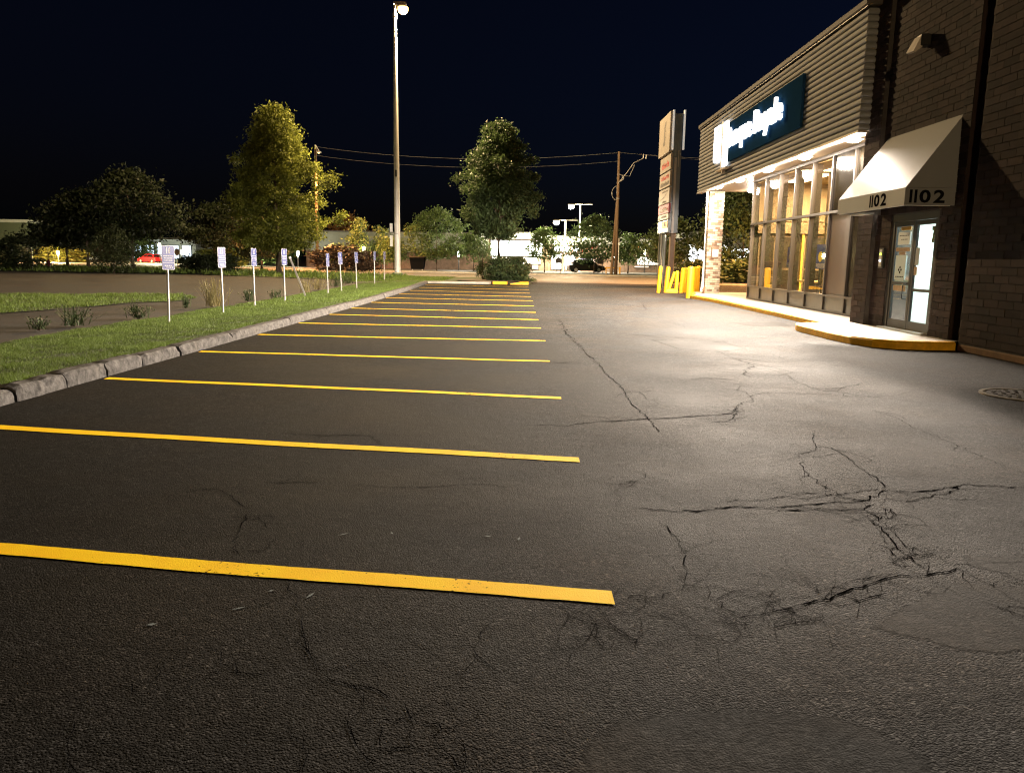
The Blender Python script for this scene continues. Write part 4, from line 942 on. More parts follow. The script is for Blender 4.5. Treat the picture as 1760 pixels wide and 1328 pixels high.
for x, y, h, r_, ln, lab in BOLL:
    t = thing('bollard', (x, y, 0), lab, 'bollard', 'yellow bollards by the pylon sign'); t.rotation_euler = (0, math.atan(ln), 0)
    MB().lathe([(r_, -0.05), (r_, h-0.06), (r_*0.92, h-0.02), (r_*0.6, h+0.01), (0.01, h+0.02)], seg=18).build('post', M_yellow, t, world=False, smooth=False)
    MB().lathe([(r_+0.012, h*0.55), (r_+0.012, h*0.55+0.012)], seg=18).build('band', M_kerbyellow, t, world=False)
t = thing('yellow_block', (7.25, 37.55, 0), 'low yellow concrete block lying between the bollards', 'block')
MB().prism([(-0.12, 0), (-0.12, 0.14), (-0.07, 0.2), (0.07, 0.2), (0.12, 0.14), (0.12, 0)], -0.28, 0.28, 'x').build('block', M_yellow, t, world=False, bevel=0.01)
MB().box(-0.2, -0.14, -0.125, 0.125, 0.02, 0.208).build('strap', M_kerbyellow, t, world=False)

# ------------------------------------------------------------------ pylon sign
py = thing('pylon_sign', (8.3, 45.6, 0), 'tall grey pylon sign with stacked tenant panels behind the yellow bollards', 'sign')
P_ = lambda name, mb, m_, **k: mb.build(name, m_, py, **k)
M_pyl = mat('pylon_metal', (0.10, 0.115, 0.13), 0.4, 0.4, var=0.2, vscale=0.8)
M_face = mat('sign_face', (0.30, 0.26, 0.22), 0.5, var=0.08, vscale=1.5); M_red = mat('sign_red', (0.50, 0.03, 0.04), 0.5)
M_maroon = mat('sign_maroon', (0.26, 0.015, 0.035), 0.5); M_sgy = mat('sign_gold', (0.62, 0.36, 0.04), 0.5); M_ink = mat('sign_ink', (0.09, 0.075, 0.07), 0.6)
P_('cabinet', MB().box(8.22, 8.66, 44.0, 47.3, 3.1, 9.55), M_pyl)
P_('side_channel', MB().box(8.30, 8.42, 43.9, 43.998, 3.1, 7.2).box(8.5, 8.54, 43.92, 43.998, 6.7, 7.6), mat('pylon_channel', (0.30, 0.28, 0.27), 0.45, 0.3, var=0.15))
for xx in (8.10, 8.70):
    P_('edge_strip', MB().box(xx, xx+0.09, 43.86, 43.99, 7.62, 9.72), mat('edge_strip', (0.8, 0.8, 0.78), 0.5, emit=(1, 0.97, 0.9), estr=0.35))
panels = [(7.55, 9.70, 'top'), (6.60, 7.45, 'red'), (5.70, 6.52, 'two'), (4.78, 5.62, 'script'), (4.22, 4.74, 'maroon'), (3.88, 4.20, 'small'), (3.14, 3.84, 'gold')]
rg = random.Random(11)
def marks(mb, y_hi, y_lo, z0, z1, n, x):
    """unreadable worn lettering: uneven upright strokes"""
    st = (y_hi-y_lo)/n
    for k in range(n):
        a = y_hi-k*st; h_ = (z1-z0)*rg.uniform(0.65, 1.0)
        mb.box(x, x+0.004, a-st*0.78, a-st*0.55, z0, z0+h_)
        mb.box(x, x+0.004, a-st*0.40, a-st*0.12, z0, z0+h_*rg.uniform(0.6, 1.0))
        zz = z0+h_*rg.uniform(0.2, 0.7); mb.box(x, x+0.003, a-st*0.70, a-st*0.15, zz, zz+(z1-z0)*0.18)
for z0, z1, kd in panels:
    mf = {'maroon': M_maroon, 'gold': M_pyl}.get(kd, M_face)
    e = 0.12 if kd == 'top' else 0
    q = P_('tenant_panel', MB().box(8.10-e, 8.215, 43.98, 47.25+e, z0, z1), mf, bevel=0.012)
    x = 8.10-e-0.006; mb = MB()
    if kd == 'top':
        mb.prism([(45.35, 8.05), (45.9, 8.05), (46.05, 8.2), (45.75, 8.3), (45.75, 9.1), (45.55, 9.3), (45.2, 9.35), (45.2, 9.2), (45.4, 9.05)], x, x+0.005, 'x'); mb.build('logo_mark', M_ink, q)
    if kd == 'red': marks(mb, 46.6, 44.4, z0+0.2, z1-0.25, 5, x); mb.build('lettering', M_red, q)
    if kd == 'two':
        marks(mb, 46.7, 44.3, z0+0.46, z1-0.08, 6, x); mb.build('lettering', M_red, q)
        mb = MB(); marks(mb, 46.9, 44.2, z0+0.10, z0+0.34, 9, x); mb.build('lettering', M_ink, q)
    if kd == 'script':
        marks(mb, 46.3, 44.4, z1-0.2, z1-0.08, 5, x)
        mb.prism([(46.8, z0+0.25), (46.3, z0+0.34), (45.6, z0+0.4), (44.6, z0+0.62), (45.7, z0+0.34), (46.5, z0+0.28)], x, x+0.004, 'x'); marks(mb, 46.2, 44.9, z0+0.06, z0+0.2, 6, x); mb.build('lettering', M_ink, q)
    if kd == 'maroon': marks(mb, 46.9, 44.4, z0+0.12, z1-0.14, 8, x); mb.build('lettering', M_face, q)
    if kd == 'small': marks(mb, 46.2, 44.6, z0+0.12, z1-0.06, 5, x); mb.box(x, x+0.004, 46.8, 47.0, z0+0.04, z0+0.18); mb.build('lettering', M_ink, q)
    if kd == 'gold':
        MB().box(x, x+0.005, 44.1, 45.9, z0+0.24, z1-0.06).build('gold_square', M_sgy, q)
        mb.prism([(44.8, z0+0.35), (45.1, z0+0.35), (45.2, z0+0.5), (44.95, z0+0.6), (44.75, z0+0.52)], x-0.004, x-0.001, 'x'); mb.build('emblem', M_ink, q)
P_('base_column', MB().box(8.36, 8.62, 44.3, 44.75, -0.05, 3.1), mat('tan_steel', (0.26, 0.20, 0.16), 0.6, 0.2, var=0.2), bevel=0.02)
P_('base_column', MB().box(8.24, 8.5, 46.4, 46.8, -0.05, 3.1), M_pyl, bevel=0.02)
P_('cladding', MB().add([(8.2, 45.0, 0.3), (8.2, 46.9, 0.0), (8.2, 46.9, 3.05), (8.2, 44.9, 3.05), (8.26, 45.3, 0.3), (8.26, 46.9, 0.0), (8.26, 46.9, 3.05), (8.26, 44.9, 3.05)], [(0, 1, 2, 3), (7, 6, 5, 4), (0, 4, 5, 1), (1, 5, 6, 2), (2, 6, 7, 3), (3, 7, 4, 0)]), M_pyl)
P_('cable', MB().tube([(8.18, 46.2, 3.1), (8.14, 45.9, 2.0), (8.1, 45.2, 1.2), (8.15, 45.0, 0.0)], 0.04, 6).tube([(8.18, 46.9, 3.1), (8.15, 46.9, 1.4), (8.12, 46.3, 0.0)], 0.04, 6), M_steel)

# ------------------------------------------------------------------ parking signs on the grass strip
M_sblue = mat('sign_blue', (0.018, 0.028, 0.13), 0.45, var=0.06, vscale=8)
def parking_sign(x, y, h, rz, tilt, label):
    t = thing('parking_sign', (x, y, 0.05), label, 'sign', 'small blue parking signs in a row on the grass')
    t.rotation_euler = (0, tilt, 0)
    MB().tube([(0, 0, -0.05), (0, 0, h-0.08)], 0.024, 8).build('post', M_steel, t, world=False)
    pl = bpy.data.objects.new('plate', None)
    me = MB(); wd, z0 = 0.155, h-0.50
    # plate stands on +Y-local side, face normal = local -Y after rotation
    def rot(v): c_, s_ = math.cos(rz), math.sin(rz); return [(p[0]*c_-p[1]*s_, p[0]*s_+p[1]*c_, p[2]) for p in v]
    def part(name, mb, m_, parent):
        mb.v = rot(mb.v); return mb.build(name, m_, parent, world=False)
    rc = 0.03; pts = []
    for cx, cz, a0 in ((wd-rc, h-rc, 0), (-wd+rc, h-rc, 90), (-wd+rc, z0+rc, 180), (wd-rc, z0+rc, 270)):
        for k in range(4): a = R(a0+k*30); pts.append((cx+rc*math.cos(a), cz+rc*math.sin(a)))
    p = part('plate', MB().prism(pts, -0.034, -0.028, 'y'), mat('sign_white', (0.38, 0.38, 0.40), 0.6, spec=0.1), t)
    ins = [(a*0.92, (b_-(h+z0)/2)*0.955+(h+z0)/2) for a, b_ in pts]
    part('blue_field', MB().prism(ins, -0.0365, -0.0345, 'y'), M_sblue, p)
    pr = MB(); Y0, Y1 = -0.0395, -0.037
    pr.box(-0.045, -0.025, Y0, Y1, h-0.17, h-0.04).box(0.0, 0.045, Y0, Y1, h-0.16, h-0.145).box(0.03, 0.045, Y0, Y1, h-0.144, h-0.04).box(0, 0.012, Y0, Y1, h-0.144, h-0.05)
    for k, ww in enumerate((0.12, 0.11, 0.115)):
        z = h-0.225-k*0.045
        u = -ww
        while u < ww-0.02:
            l_ = rg.uniform(0.02, 0.05); pr.box(u, min(u+l_, ww), Y0, Y1, z, z+0.02); u += l_+0.010
    pr.box(-0.13, 0.13, Y0, Y1, z0+0.138, z0+0.146)
    for k in range(2):
        u = -0.09+k*0.03
        while u < 0.08: l_ = rg.uniform(0.015, 0.04); pr.box(u, u+l_, Y0, Y1, z0+0.075-k*0.035, z0+0.095-k*0.035); u += l_+0.012
    part('print', pr, MATS['sign_white'], p)
    return t
SG = [(-7.52, 16.1, 1.63, 62, 0.03, 'blue parking sign nearest the camera, its white print facing the stalls'), (-7.53, 19.09, 1.64, 75, 0.0, 'second blue parking sign, standing beside the tall dry weed clump'),
      (-7.68, 21.8, 1.65, 82, 0.0, 'third blue parking sign from the near end of the row'), (-7.62, 24.4, 1.67, 76, 0.0, 'fourth blue parking sign, left of the bare leaning post'),
      (-7.68, 30.1, 1.57, 82, -0.01, 'fifth blue parking sign, first one past the leaning post'), (-7.70, 32.45, 1.64, 71, -0.04, 'sixth parking sign, tilting slightly left'),
      (-7.8, 35.9, 1.67, 75, -0.02, 'seventh parking sign seen almost edge on'), (-8.14, 42.0, 1.77, 79, 0.0, 'eighth parking sign, thin and edge on near the end of the grass'),
      (-8.87, 49.0, 1.82, 74, 0.0, 'farthest parking sign, left of the tall lamp pole')]
for x, y, h, rz, tl, lab in SG: parking_sign(x, y, h, R(rz), tl, lab)
t = thing('leaning_post', (-7.97, 28.0, 0.05), 'bare metal sign post without a plate, leaning left in the grass', 'post')
MB().prism([(-0.03, -0.02), (0.03, -0.02), (0.03, 0.0), (0.012, 0.02), (-0.012, 0.02), (-0.03, 0.0)], 0, 1.52, 'z').build('post', M_steel, t, world=False)
MB().box(-0.034, 0.034, -0.024, 0.024, 1.45, 1.525).build('cap', M_white, t, world=False); t.rotation_euler = (0, R(-21), 0)

# ------------------------------------------------------------------ lot lamp
ll = thing('lot_lamp', (-9.85, 60.2, 0), 'tall steel parking lot lamp with glowing warm head', 'street lamp')
LX, LY = -9.85, 60.2
L_ = lambda name, mb, m_, **k: mb.build(name, m_, ll, **k)
M_pole = mat('lamp_pole_paint', (0.75, 0.72, 0.68), 0.5, 0.2, var=0.1, vscale=1.0)
L_('footing', MB().lathe([(0.42, 0.0), (0.42, 0.28), (0.36, 0.34), (0.24, 0.36)], LX, LY, 12), mat('green_grey_footing', (0.12, 0.15, 0.12), 0.8, var=0.3))
L_('pole', MB().lathe([(0.24, 0.36), (0.22, 4.5), (0.20, 9.0)], LX, LY, 20), M_pole)
L_('upper_pole', MB().lathe([(0.199, 9.003), (0.16, 14), (0.12, 18.9), (0.17, 19.1), (0.17, 19.3), (0.10, 19.5), (0.09, 19.95)], LX, LY, 20), M_pole)
L_('hand_hole', MB().box(LX-0.07, LX+0.05, LY-0.245, LY-0.2, 7.6, 8.1), M_dark)
hd = L_('head', MB().box(LX-0.1, LX+0.85, LY-0.22, LY+0.22, 19.95, 20.15).box(LX+0.2, LX+0.85, LY-0.26, LY+0.26, 19.80, 19.95), mat('lamp_head', (0.2, 0.17, 0.14), 0.5, 0.3), bevel=0.03)
MB().lathe([(0.38, 19.79), (0.40, 19.64), (0.33, 19.46), (0.18, 19.34), (0.05, 19.31)], LX+0.6, LY, 18).build('lens', glow('sodium_lens', (1.0, 0.56, 0.17), 8), hd)
lamp('bulb', ll, (LX+0.6, LY-0.02, 19.1), 80000, (1.0, 0.69, 0.34), 'POINT', 0.12)
for z0, z1 in ((2.35, 3.2), (3.45, 4.1)):
    q = L_('notice_plate', MB().box(LX-0.52, LX-0.30, LY-0.3, LY-0.27, z0, z1), M_white)
L_('plate_bracket', MB().box(LX-0.42, LX+0.1, LY-0.265, LY-0.23, 3.3, 3.36), M_steel)

# ------------------------------------------------------------------ trees
def crown(n_cl, per, env, zc0, zc1, leaf, spread, seed, droop=0.0):
    """leaf quads in clumps that fill an uneven envelope; env(t, angle) -> radius at height share t"""
    g = np.random.default_rng(seed); V = []; T = []
    cc = []
    while len(cc) < n_cl:
        t = g.uniform(0, 1); a = g.uniform(0, 2*np.pi); r_ = env(t, a)
        if r_ <= 0.02 or g.uniform() > min(1, r_/1.6+0.25): continue
        q = r_*np.sqrt(g.uniform(0.12, 1.0))*(1.14 if g.uniform() < 0.12 else 1.0); cc.append((q*np.cos(a), q*np.sin(a), zc0+(zc1-zc0)*t, q/r_))
    for x, y, z, q in cc:
        n = int(per*g.uniform(0.5, 1.4)); s = spread*g.uniform(0.7, 1.3)
        c_ = np.array([x, y, z])+g.normal(0, 1, (n, 3))*np.array([s, s, s*0.62])
        c_[:, 2] -= droop*np.hypot(c_[:, 0]-x*0.6, c_[:, 1]-y*0.6)*0.3
        u = g.normal(0, 1, (n, 3)); u /= np.linalg.norm(u, axis=1)[:, None]
        v = np.cross(u, g.normal(0, 1, (n, 3))); v /= np.linalg.norm(v, axis=1)[:, None]+1e-9
        L = leaf*g.uniform(0.6, 1.3, n)[:, None]
        V.append(np.stack([c_-u*L, c_+v*L*0.45, c_+u*L, c_-v*L*0.45], 1).reshape(-1, 3))
        T.append(np.repeat(np.clip(g.normal(g.uniform(0.08, 0.85), 0.14, n), 0, 1), 4))
    V = np.concatenate(V); return V, np.concatenate(T)
def tree(name, x, y, h, env, zc0, label, leafm, n_cl=120, per=45, leaf=0.13, spread=0.42, seed=1, trunk_r=0.16, cat='tree', group=None, z0=0.0, nb=9, bark=None, droop=0.0, lean=(0, 0)):
    t = thing(name, (x, y, z0), label, cat, group)
    g = random.Random(seed); ztop = zc0+(h-zc0)*0.8; mb = MB()
    path = [(lean[0]*k/6+g.uniform(-.03, .03)*k, lean[1]*k/6+g.uniform(-.03, .03)*k, -0.05+(ztop+0.05)*k/6) for k in range(7)]
    mb.tube(path, [trunk_r*(1.25 if k == 0 else 1-0.13*k) for k in range(7)], 8)
    for k in range(nb):
        zt = zc0*0.85+(ztop-zc0*0.85)*(k+0.5)/nb; a = k*2.4+g.uniform(-.4, .4); tt = min(0.98, max(0.05, (zt+0.5-zc0)/(h-zc0))); r_ = max(0.3, env(tt, a))*0.8
        b0 = Vector((lean[0]*zt/ztop, lean[1]*zt/ztop, zt)); b1 = b0+Vector((math.cos(a)*r_*0.5, math.sin(a)*r_*0.5, r_*0.35)); b2 = b0+Vector((math.cos(a)*r_, math.sin(a)*r_, r_*0.55))
        mb.tube([b0, b1, b2], [trunk_r*0.38, trunk_r*0.22, 0.015], 5)
    mb.build('trunk', bark or M_bark, t, world=False, smooth=True)
    V, T = crown(n_cl, per, env, zc0, h, leaf, spread, seed, droop)
    V[:, 0] += lean[0]*np.clip(V[:, 2]/h, 0, 1); V[:, 1] += lean[1]*np.clip(V[:, 2]/h, 0, 1)
    raw_mesh('crown', V, np.arange(len(V)).reshape(-1, 4), leafm, t, T)
    return t
def lobes(prof, amp, seed):
    g = random.Random(seed); ph = [(g.uniform(0, 6.3), g.uniform(0, 6.3), g.randint(2, 5), g.uniform(4, 14)) for _ in range(4)]
    def env(t, a):
        for (t0, r0), (t1, r1) in zip(prof[:-1], prof[1:]):
            if t0 <= t <= t1:
                r_ = r0+(r1-r0)*(t-t0)/(t1-t0+1e-9)
                return r_*(1+amp*sum(math.sin(k*a+p+fz*t)*math.cos(q+fz*t) for p, q, k, fz in ph)/2)
        return 0.0
    return env
LM_y = leafmat('maple_leaves', (0.145, 0.165, 0.026), 0.5, 0.3)
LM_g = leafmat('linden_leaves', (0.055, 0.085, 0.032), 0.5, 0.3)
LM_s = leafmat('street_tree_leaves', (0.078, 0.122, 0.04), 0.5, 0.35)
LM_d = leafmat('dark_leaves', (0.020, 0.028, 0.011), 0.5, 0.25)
LM_c = leafmat('cedar_sprays', (0.05, 0.062, 0.024), 0.5, 0.15)
LM_b = leafmat('bush_leaves', (0.040, 0.062, 0.022), 0.5, 0.2)
LM_r = leafmat('reddish_shrub_leaves', (0.03, 0.019, 0.014), 0.4, 0.2)
LM_w = leafmat('dry_weed_stalks', (0.19, 0.165, 0.07), 0.4, 0.25)
# the two big trees
e1 = lobes([(0, 1.6), (0.08, 3.15), (0.2, 3.75), (0.36, 3.55), (0.52, 2.95), (0.66, 2.3), (0.8, 1.7), (0.92, 1.1), (1.0, 0.35)], 0.5, 4)
tree('maple_tree', -20.15, 63.2, 13.0, e1, 2.2, 'large broad maple lit yellow green on its right side, left of the lamp pole', LM_y, 470, 135, 0.12, 0.33, 3, 0.26, nb=16)
e2 = lobes([(0, 1.0), (0.08, 1.9), (0.25, 2.5), (0.5, 2.3), (0.7, 1.8), (0.85, 1.3), (0.95, 0.75), (1.0, 0.2)], 0.42, 9)
tree('linden_tree', -1.75, 54.5, 10.55, e2, 3.1, 'tall dark green tree standing above the clipped round bush', LM_g, 360, 125, 0.105, 0.27, 21, 0.2, nb=14)
def bush(name, x, y, pts_r, h, label, leafm, n_cl, per, leaf, seed, z0=0.03, cat='bush', group=None, spread=0.2):
    t = thing(name, (x, y, z0), label, cat, group); g = np.random.default_rng(seed); VV = []; TT = []
    V, T = crown(n_cl, per, lambda tt, a: 1.0*max(0.0, 1-max(0, tt-0.55)**2*3.2)**0.5, 0.05, h, leaf, spread, seed)
    V[:, 0] *= pts_r[0]; V[:, 1] *= pts_r[1]; V[:, 2] = np.maximum(V[:, 2], 0.01)
    mb = MB(); gg = random.Random(seed)
    for k in range(7):
        a = k*0.9; mb.tube([(0.1*math.cos(a)*pts_r[0], 0.1*math.sin(a), -0.05), (0.35*math.cos(a)*pts_r[0], 0.3*math.sin(a)*pts_r[1], h*0.4), (0.65*math.cos(a)*pts_r[0], 0.6*math.sin(a)*pts_r[1], h*0.75)], [0.03, 0.02, 0.006], 5)
    mb.build('stems', M_bark, t, world=False)
    raw_mesh('foliage', V, np.arange(len(V)).reshape(-1, 4), leafm, t, T); return t
bush('clipped_bush', -0.95, 51.0, (1.38, 1.2), 1.5, 'clipped round dark bush under the tall tree behind the wheel stops', LM_b, 170, 75, 0.07, 31, spread=0.14)
bush('low_bush', -2.75, 53.0, (0.55, 0.6), 2.5, 'loose leafy shrub rising beside the trunk of the tall tree', LM_g, 50, 40, 0.10, 32, spread=0.2)
# mulch bed under it
md = []
for k in range(14): a = 2*math.pi*k/14; md.append((-1.9+2.6*math.cos(a), 51.5+3.4*math.sin(a)))
sheet('planting_bed', md, 0.115, mat('mulch', (0.06, 0.045, 0.03), 0.95, var=0.5, vscale=5, bump=0.8, bscale=18))
# street trees beyond the road (each its own shape)
def ov(r_, seed, amp=0.35): return lobes([(0, r_*0.45), (0.15, r_*0.95), (0.4, r_), (0.65, r_*0.8), (0.85, r_*0.5), (1, r_*0.12)], amp, seed)
def sp(r_, seed): return lobes([(0, r_*0.7), (0.2, r_), (0.5, r_*0.75), (0.8, r_*0.35), (1, 0.05)], 0.3, seed)
ST = [(-10.7, 95, 7.3, ov(4.1, 1), 1.7, 'wide spreading street tree between the lamp pole and the tall tree', LM_s, 190), (-6.2, 96, 4.5, ov(2.0, 2), 1.3, 'small street tree left of the tall dark tree, before the white shop', LM_s, 70),
      (2.6, 95, 5.1, ov(2.0, 3), 1.7, 'young thin trunked tree right of the tall dark tree', LM_s, 80), (8.6, 94, 6.6, ov(3.5, 5), 1.6, 'broad street tree before the shop, left of the wooden utility pole', LM_g, 180),
      (13.0, 96, 4.6, ov(2.0, 6), 1.2, 'small leafy tree just right of the wooden utility pole', LM_s, 80), (-20.7, 97, 6.0, sp(1.25, 7), 1.0, 'narrow cone shaped tree lit yellow by the path light', LM_s, 70),
      (-18.3, 99, 5.2, sp(1.3, 8), 1.0, 'narrow dark cone shaped tree beside the yellow one', LM_s, 60), (-16.2, 96, 3.9, ov(1.5, 10), 1.2, 'small bright green tree just left of the lamp pole', LM_s, 60),
      (13.8, 72, 5.3, ov(2.7, 11), 1.4, 'mid sized tree standing behind the pylon sign', LM_g, 130), (19.8, 70, 8.4, ov(4.0, 12), 1.8, 'large dark tree seen through the gap between column and glass', LM_g, 230),
      (-23.6, 98, 2.9, ov(1.2, 14), 0.8, 'small round lit tree on the far side of the road by the left pole', LM_s, 40)]
for k, (x, y, h, e_, zc, lab, lm, nc) in enumerate(ST):
    tree('street_tree', x, y, h, e_, zc, lab, lm, nc, 40, 0.17, 0.40, 40+k, 0.09, group='trees across the road', nb=7)
tree('orange_tree', -28.5, 124, 7.8, ov(3.6, 15), 2.5, 'tree crown lit orange above the shop roof on the left', leafmat('orange_lit_leaves', (0.20, 0.10, 0.03), 0.4, 0.4), 90, 40, 0.24, 0.5, 60, 0.15)  # orange lamplight painted into the leaf colour
# dark trees on the left
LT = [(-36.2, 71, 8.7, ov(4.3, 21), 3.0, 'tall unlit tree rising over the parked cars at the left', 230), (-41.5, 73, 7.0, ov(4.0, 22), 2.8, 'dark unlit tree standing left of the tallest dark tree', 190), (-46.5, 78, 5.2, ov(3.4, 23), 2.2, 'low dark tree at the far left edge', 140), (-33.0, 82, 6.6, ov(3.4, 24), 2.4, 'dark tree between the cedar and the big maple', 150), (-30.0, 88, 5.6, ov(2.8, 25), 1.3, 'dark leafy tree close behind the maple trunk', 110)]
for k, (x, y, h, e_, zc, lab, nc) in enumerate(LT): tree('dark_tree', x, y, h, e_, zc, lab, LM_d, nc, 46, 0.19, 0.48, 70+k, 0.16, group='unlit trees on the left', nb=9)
ec = lobes([(0, 1.15), (0.25, 1.4), (0.5, 1.15), (0.75, 0.7), (1.0, 0.06)], 0.45, 33)
tree('cedar_shrub', -32.1, 60.0, 3.9, ec, 0.15, 'pointed bushy cedar standing at the edge of the old lot', LM_c, 110, 60, 0.10, 0.22, 80, 0.07, cat='shrub', nb=5)
SHR = [(-41.8, 63.5, (1.7, 1.3), 2.7, 'dark shrub beside the hydrant at the far left', LM_d), (-20.0, 83, (2.4, 1.2), 2.6, 'reddish shrub mass beside the left utility pole', LM_r), (-17.0, 80.5, (1.6, 1.0), 2.1, 'lower reddish shrub in front of the shop wall', LM_r), (-27.8, 66, (1.7, 1.0), 1.3, 'dark low shrub behind the second parking sign', LM_d), (-25.6, 64, (1.3, 0.9), 1.6, 'dark low shrub left of the maple trunk', LM_d),
       (15.5, 60, (2.0, 1.2), 1.7, 'dark hedge shrub left of the pylon base', LM_b), (17.5, 58, (2.4, 1.2), 1.6, 'low dark hedge seen past the brick column', LM_b), (11.6, 52, (1.3, 1.0), 1.5, 'dark bush behind the yellow bollards', LM_b), (-38.0, 96, (3.0, 1.4), 2.0, 'pale lit hedge behind the blue parking sign', LM_s)]
for k, (x, y, r_, h, lab, lm) in enumerate(SHR): bush('shrub', x, y, r_, h, lab, lm, 60, 40, 0.13, 90+k, group='shrubs along the road', spread=0.2)
TB = [(-47.5, 128, 6.0, ov(3.2, 51), 'bright green lit tree behind the first parking sign', 130), (-42, 122, 4.6, ov(2.8, 52), 'second bright green tree right of the glowing lamp', 110), (-70, 140, 5.4, ov(3.0, 53), 'lit bushy tree left of the white car', 100), (-36, 112, 4.4, ov(3.0, 54), 'low bright tree seen under the maple', 100)]
for k, (x, y, h, e_, lab, nc) in enumerate(TB): tree('lit_tree', x, y, h, e_, 1.0, lab, LM_s, nc, 38, 0.24, 0.5, 110+k, 0.10, group='lit trees beyond the road on the left', nb=6)

# weeds along the strip: each clump its own plant
def weed(x, y, h, r_, n, lab, lm, seed, z0=0.03, leafy=True):
    t = thing('weed_clump', (x, y, z0), lab, 'weed', 'weeds along the grass strip'); g = np.random.default_rng(seed); VV = []; TT = []
    for k in range(n):
        a = g.uniform(0, 6.28); l_ = h*g.uniform(0.5, 1.0); b0 = np.array([g.normal(0, r_*0.25), g.normal(0, r_*0.25), 0]); tip = b0+np.array([math.cos(a)*r_*g.uniform(0.2, 1), math.sin(a)*r_*g.uniform(0.2, 1), l_]); wv = np.array([-math.sin(a), math.cos(a), 0])*0.009
        VV.append([b0-wv, b0+wv, tip+wv*0.5, tip-wv*0.5]); TT += [g.uniform(0.3, 0.9)]*4
        if leafy:
            for q in range(5):
                p = b0+(tip-b0)*g.uniform(0.3, 1.0); u = g.normal(0, 1, 3); u /= np.linalg.norm(u); v = np.cross(u, [0.3, 0.2, 1]); L = 0.05*g.uniform(0.6, 1.4)
                VV.append([p, p+(u*0.5+v*0.3)*L, p+u*L, p+(u*0.5-v*0.3)*L]); TT += [g.uniform(0.1, 0.8)]*4
    V = np.array(VV).reshape(-1, 3); mb = MB().lathe([(r_*0.18, -0.02), (r_*0.1, 0.04), (0.01, 0.07)], seg=7); mb.build('root_crown', M_bark, t, world=False)
    raw_mesh('leaves', V, np.arange(len(V)).reshape(-1, 4), lm, t, TT)
WD = [(-9.0, 22.1, 0.85, 0.42, 90, 'tall dry weed clump left of the second parking sign', LM_w, True), (-9.45, 21.3, 0.42, 0.15, 30, 'small upright weed between the first two signs', LM_b, True), (-9.0, 25.0, 0.42, 0.28, 45, 'leafy weed left of the third parking sign', LM_b, True),
      (-9.25, 15.6, 0.42, 0.42, 70, 'dark leafy weed spreading over the old asphalt edge', LM_b, True), (-9.35, 14.6, 0.26, 0.25, 35, 'low weed at the near end of the old asphalt edge', LM_b, True), (-8.9, 17.6, 0.28, 0.35, 45, 'thin weed patch just left of the nearest sign', LM_b, True),
      (-8.6, 26.6, 0.35, 0.35, 45, 'weeds by the fourth parking sign', LM_b, True), (-8.9, 31.2, 0.6, 0.4, 50, 'dry weeds behind the leaning post', LM_w, True), (-9.2, 34.5, 0.6, 0.5, 55, 'dry weeds behind the fifth sign', LM_w, True), (-9.4, 38.5, 0.7, 0.6, 60, 'green weeds behind the sixth sign', LM_b, True), (-9.9, 43, 0.7, 0.7, 60, 'weeds at the far end of the sign row', LM_b, True), (-9.8, 19.2, 0.25, 0.3, 30, 'low tuft left of the first sign on the asphalt edge', LM_b, True)]
for k, (x, y, h, r_, n, lab, lm, lf) in enumerate(WD): weed(x, y, h, r_, n, lab, lm, 130+k, leafy=lf)

# ------------------------------------------------------------------ utility poles and wires
def upole(x, y, h, lean, label, extra):
    t = thing('utility_pole', (x, y, 0), label, 'utility pole', 'wooden utility poles along the road')
    MB().tube([(0, 0, -0.1), (lean*0.5, 0, h*0.5), (lean, 0, h)], [0.20, 0.17, 0.13], 10).build('pole', M_wood, t, world=False, smooth=True)
    extra(t, h, lean); return t
def ex1(t, h, ln):
    MB().tube([(ln, 0, h-0.1), (ln+0.25, -0.6, h+0.15), (ln+1.0, -2.2, h-0.75)], 0.05, 6).build('lamp_arm', M_white, t, world=False)
    hd = MB().box(ln+0.85, ln+1.25, -2.9, -2.1, h-0.92, h-0.74).build('lamp_head', M_steel, t, world=False, bevel=0.04)
    MB().lathe([(0.13, h-0.925), (0.1, h-0.99), (0.02, h-1.01)], ln+1.05, -2.6, 12).build('lens', glow('street_lens', (1.0, 0.6, 0.2), 6), hd, world=False)
    lamp('bulb', t, (ln+1.05, -2.6, h-1.2), 90000, (1.0, 0.42, 0.12), 'SPOT', 0.12, world=False, spread=118)
    MB().lathe([(0.15, h-2.1), (0.15, h-1.9)], ln*0.9, 0, 10).build('collar', M_steel, t, world=False)
    MB().box(ln-0.06, ln+0.06, -0.06, 0.06, h-0.05, h+0.3).build('insulator', M_white, t, world=False)
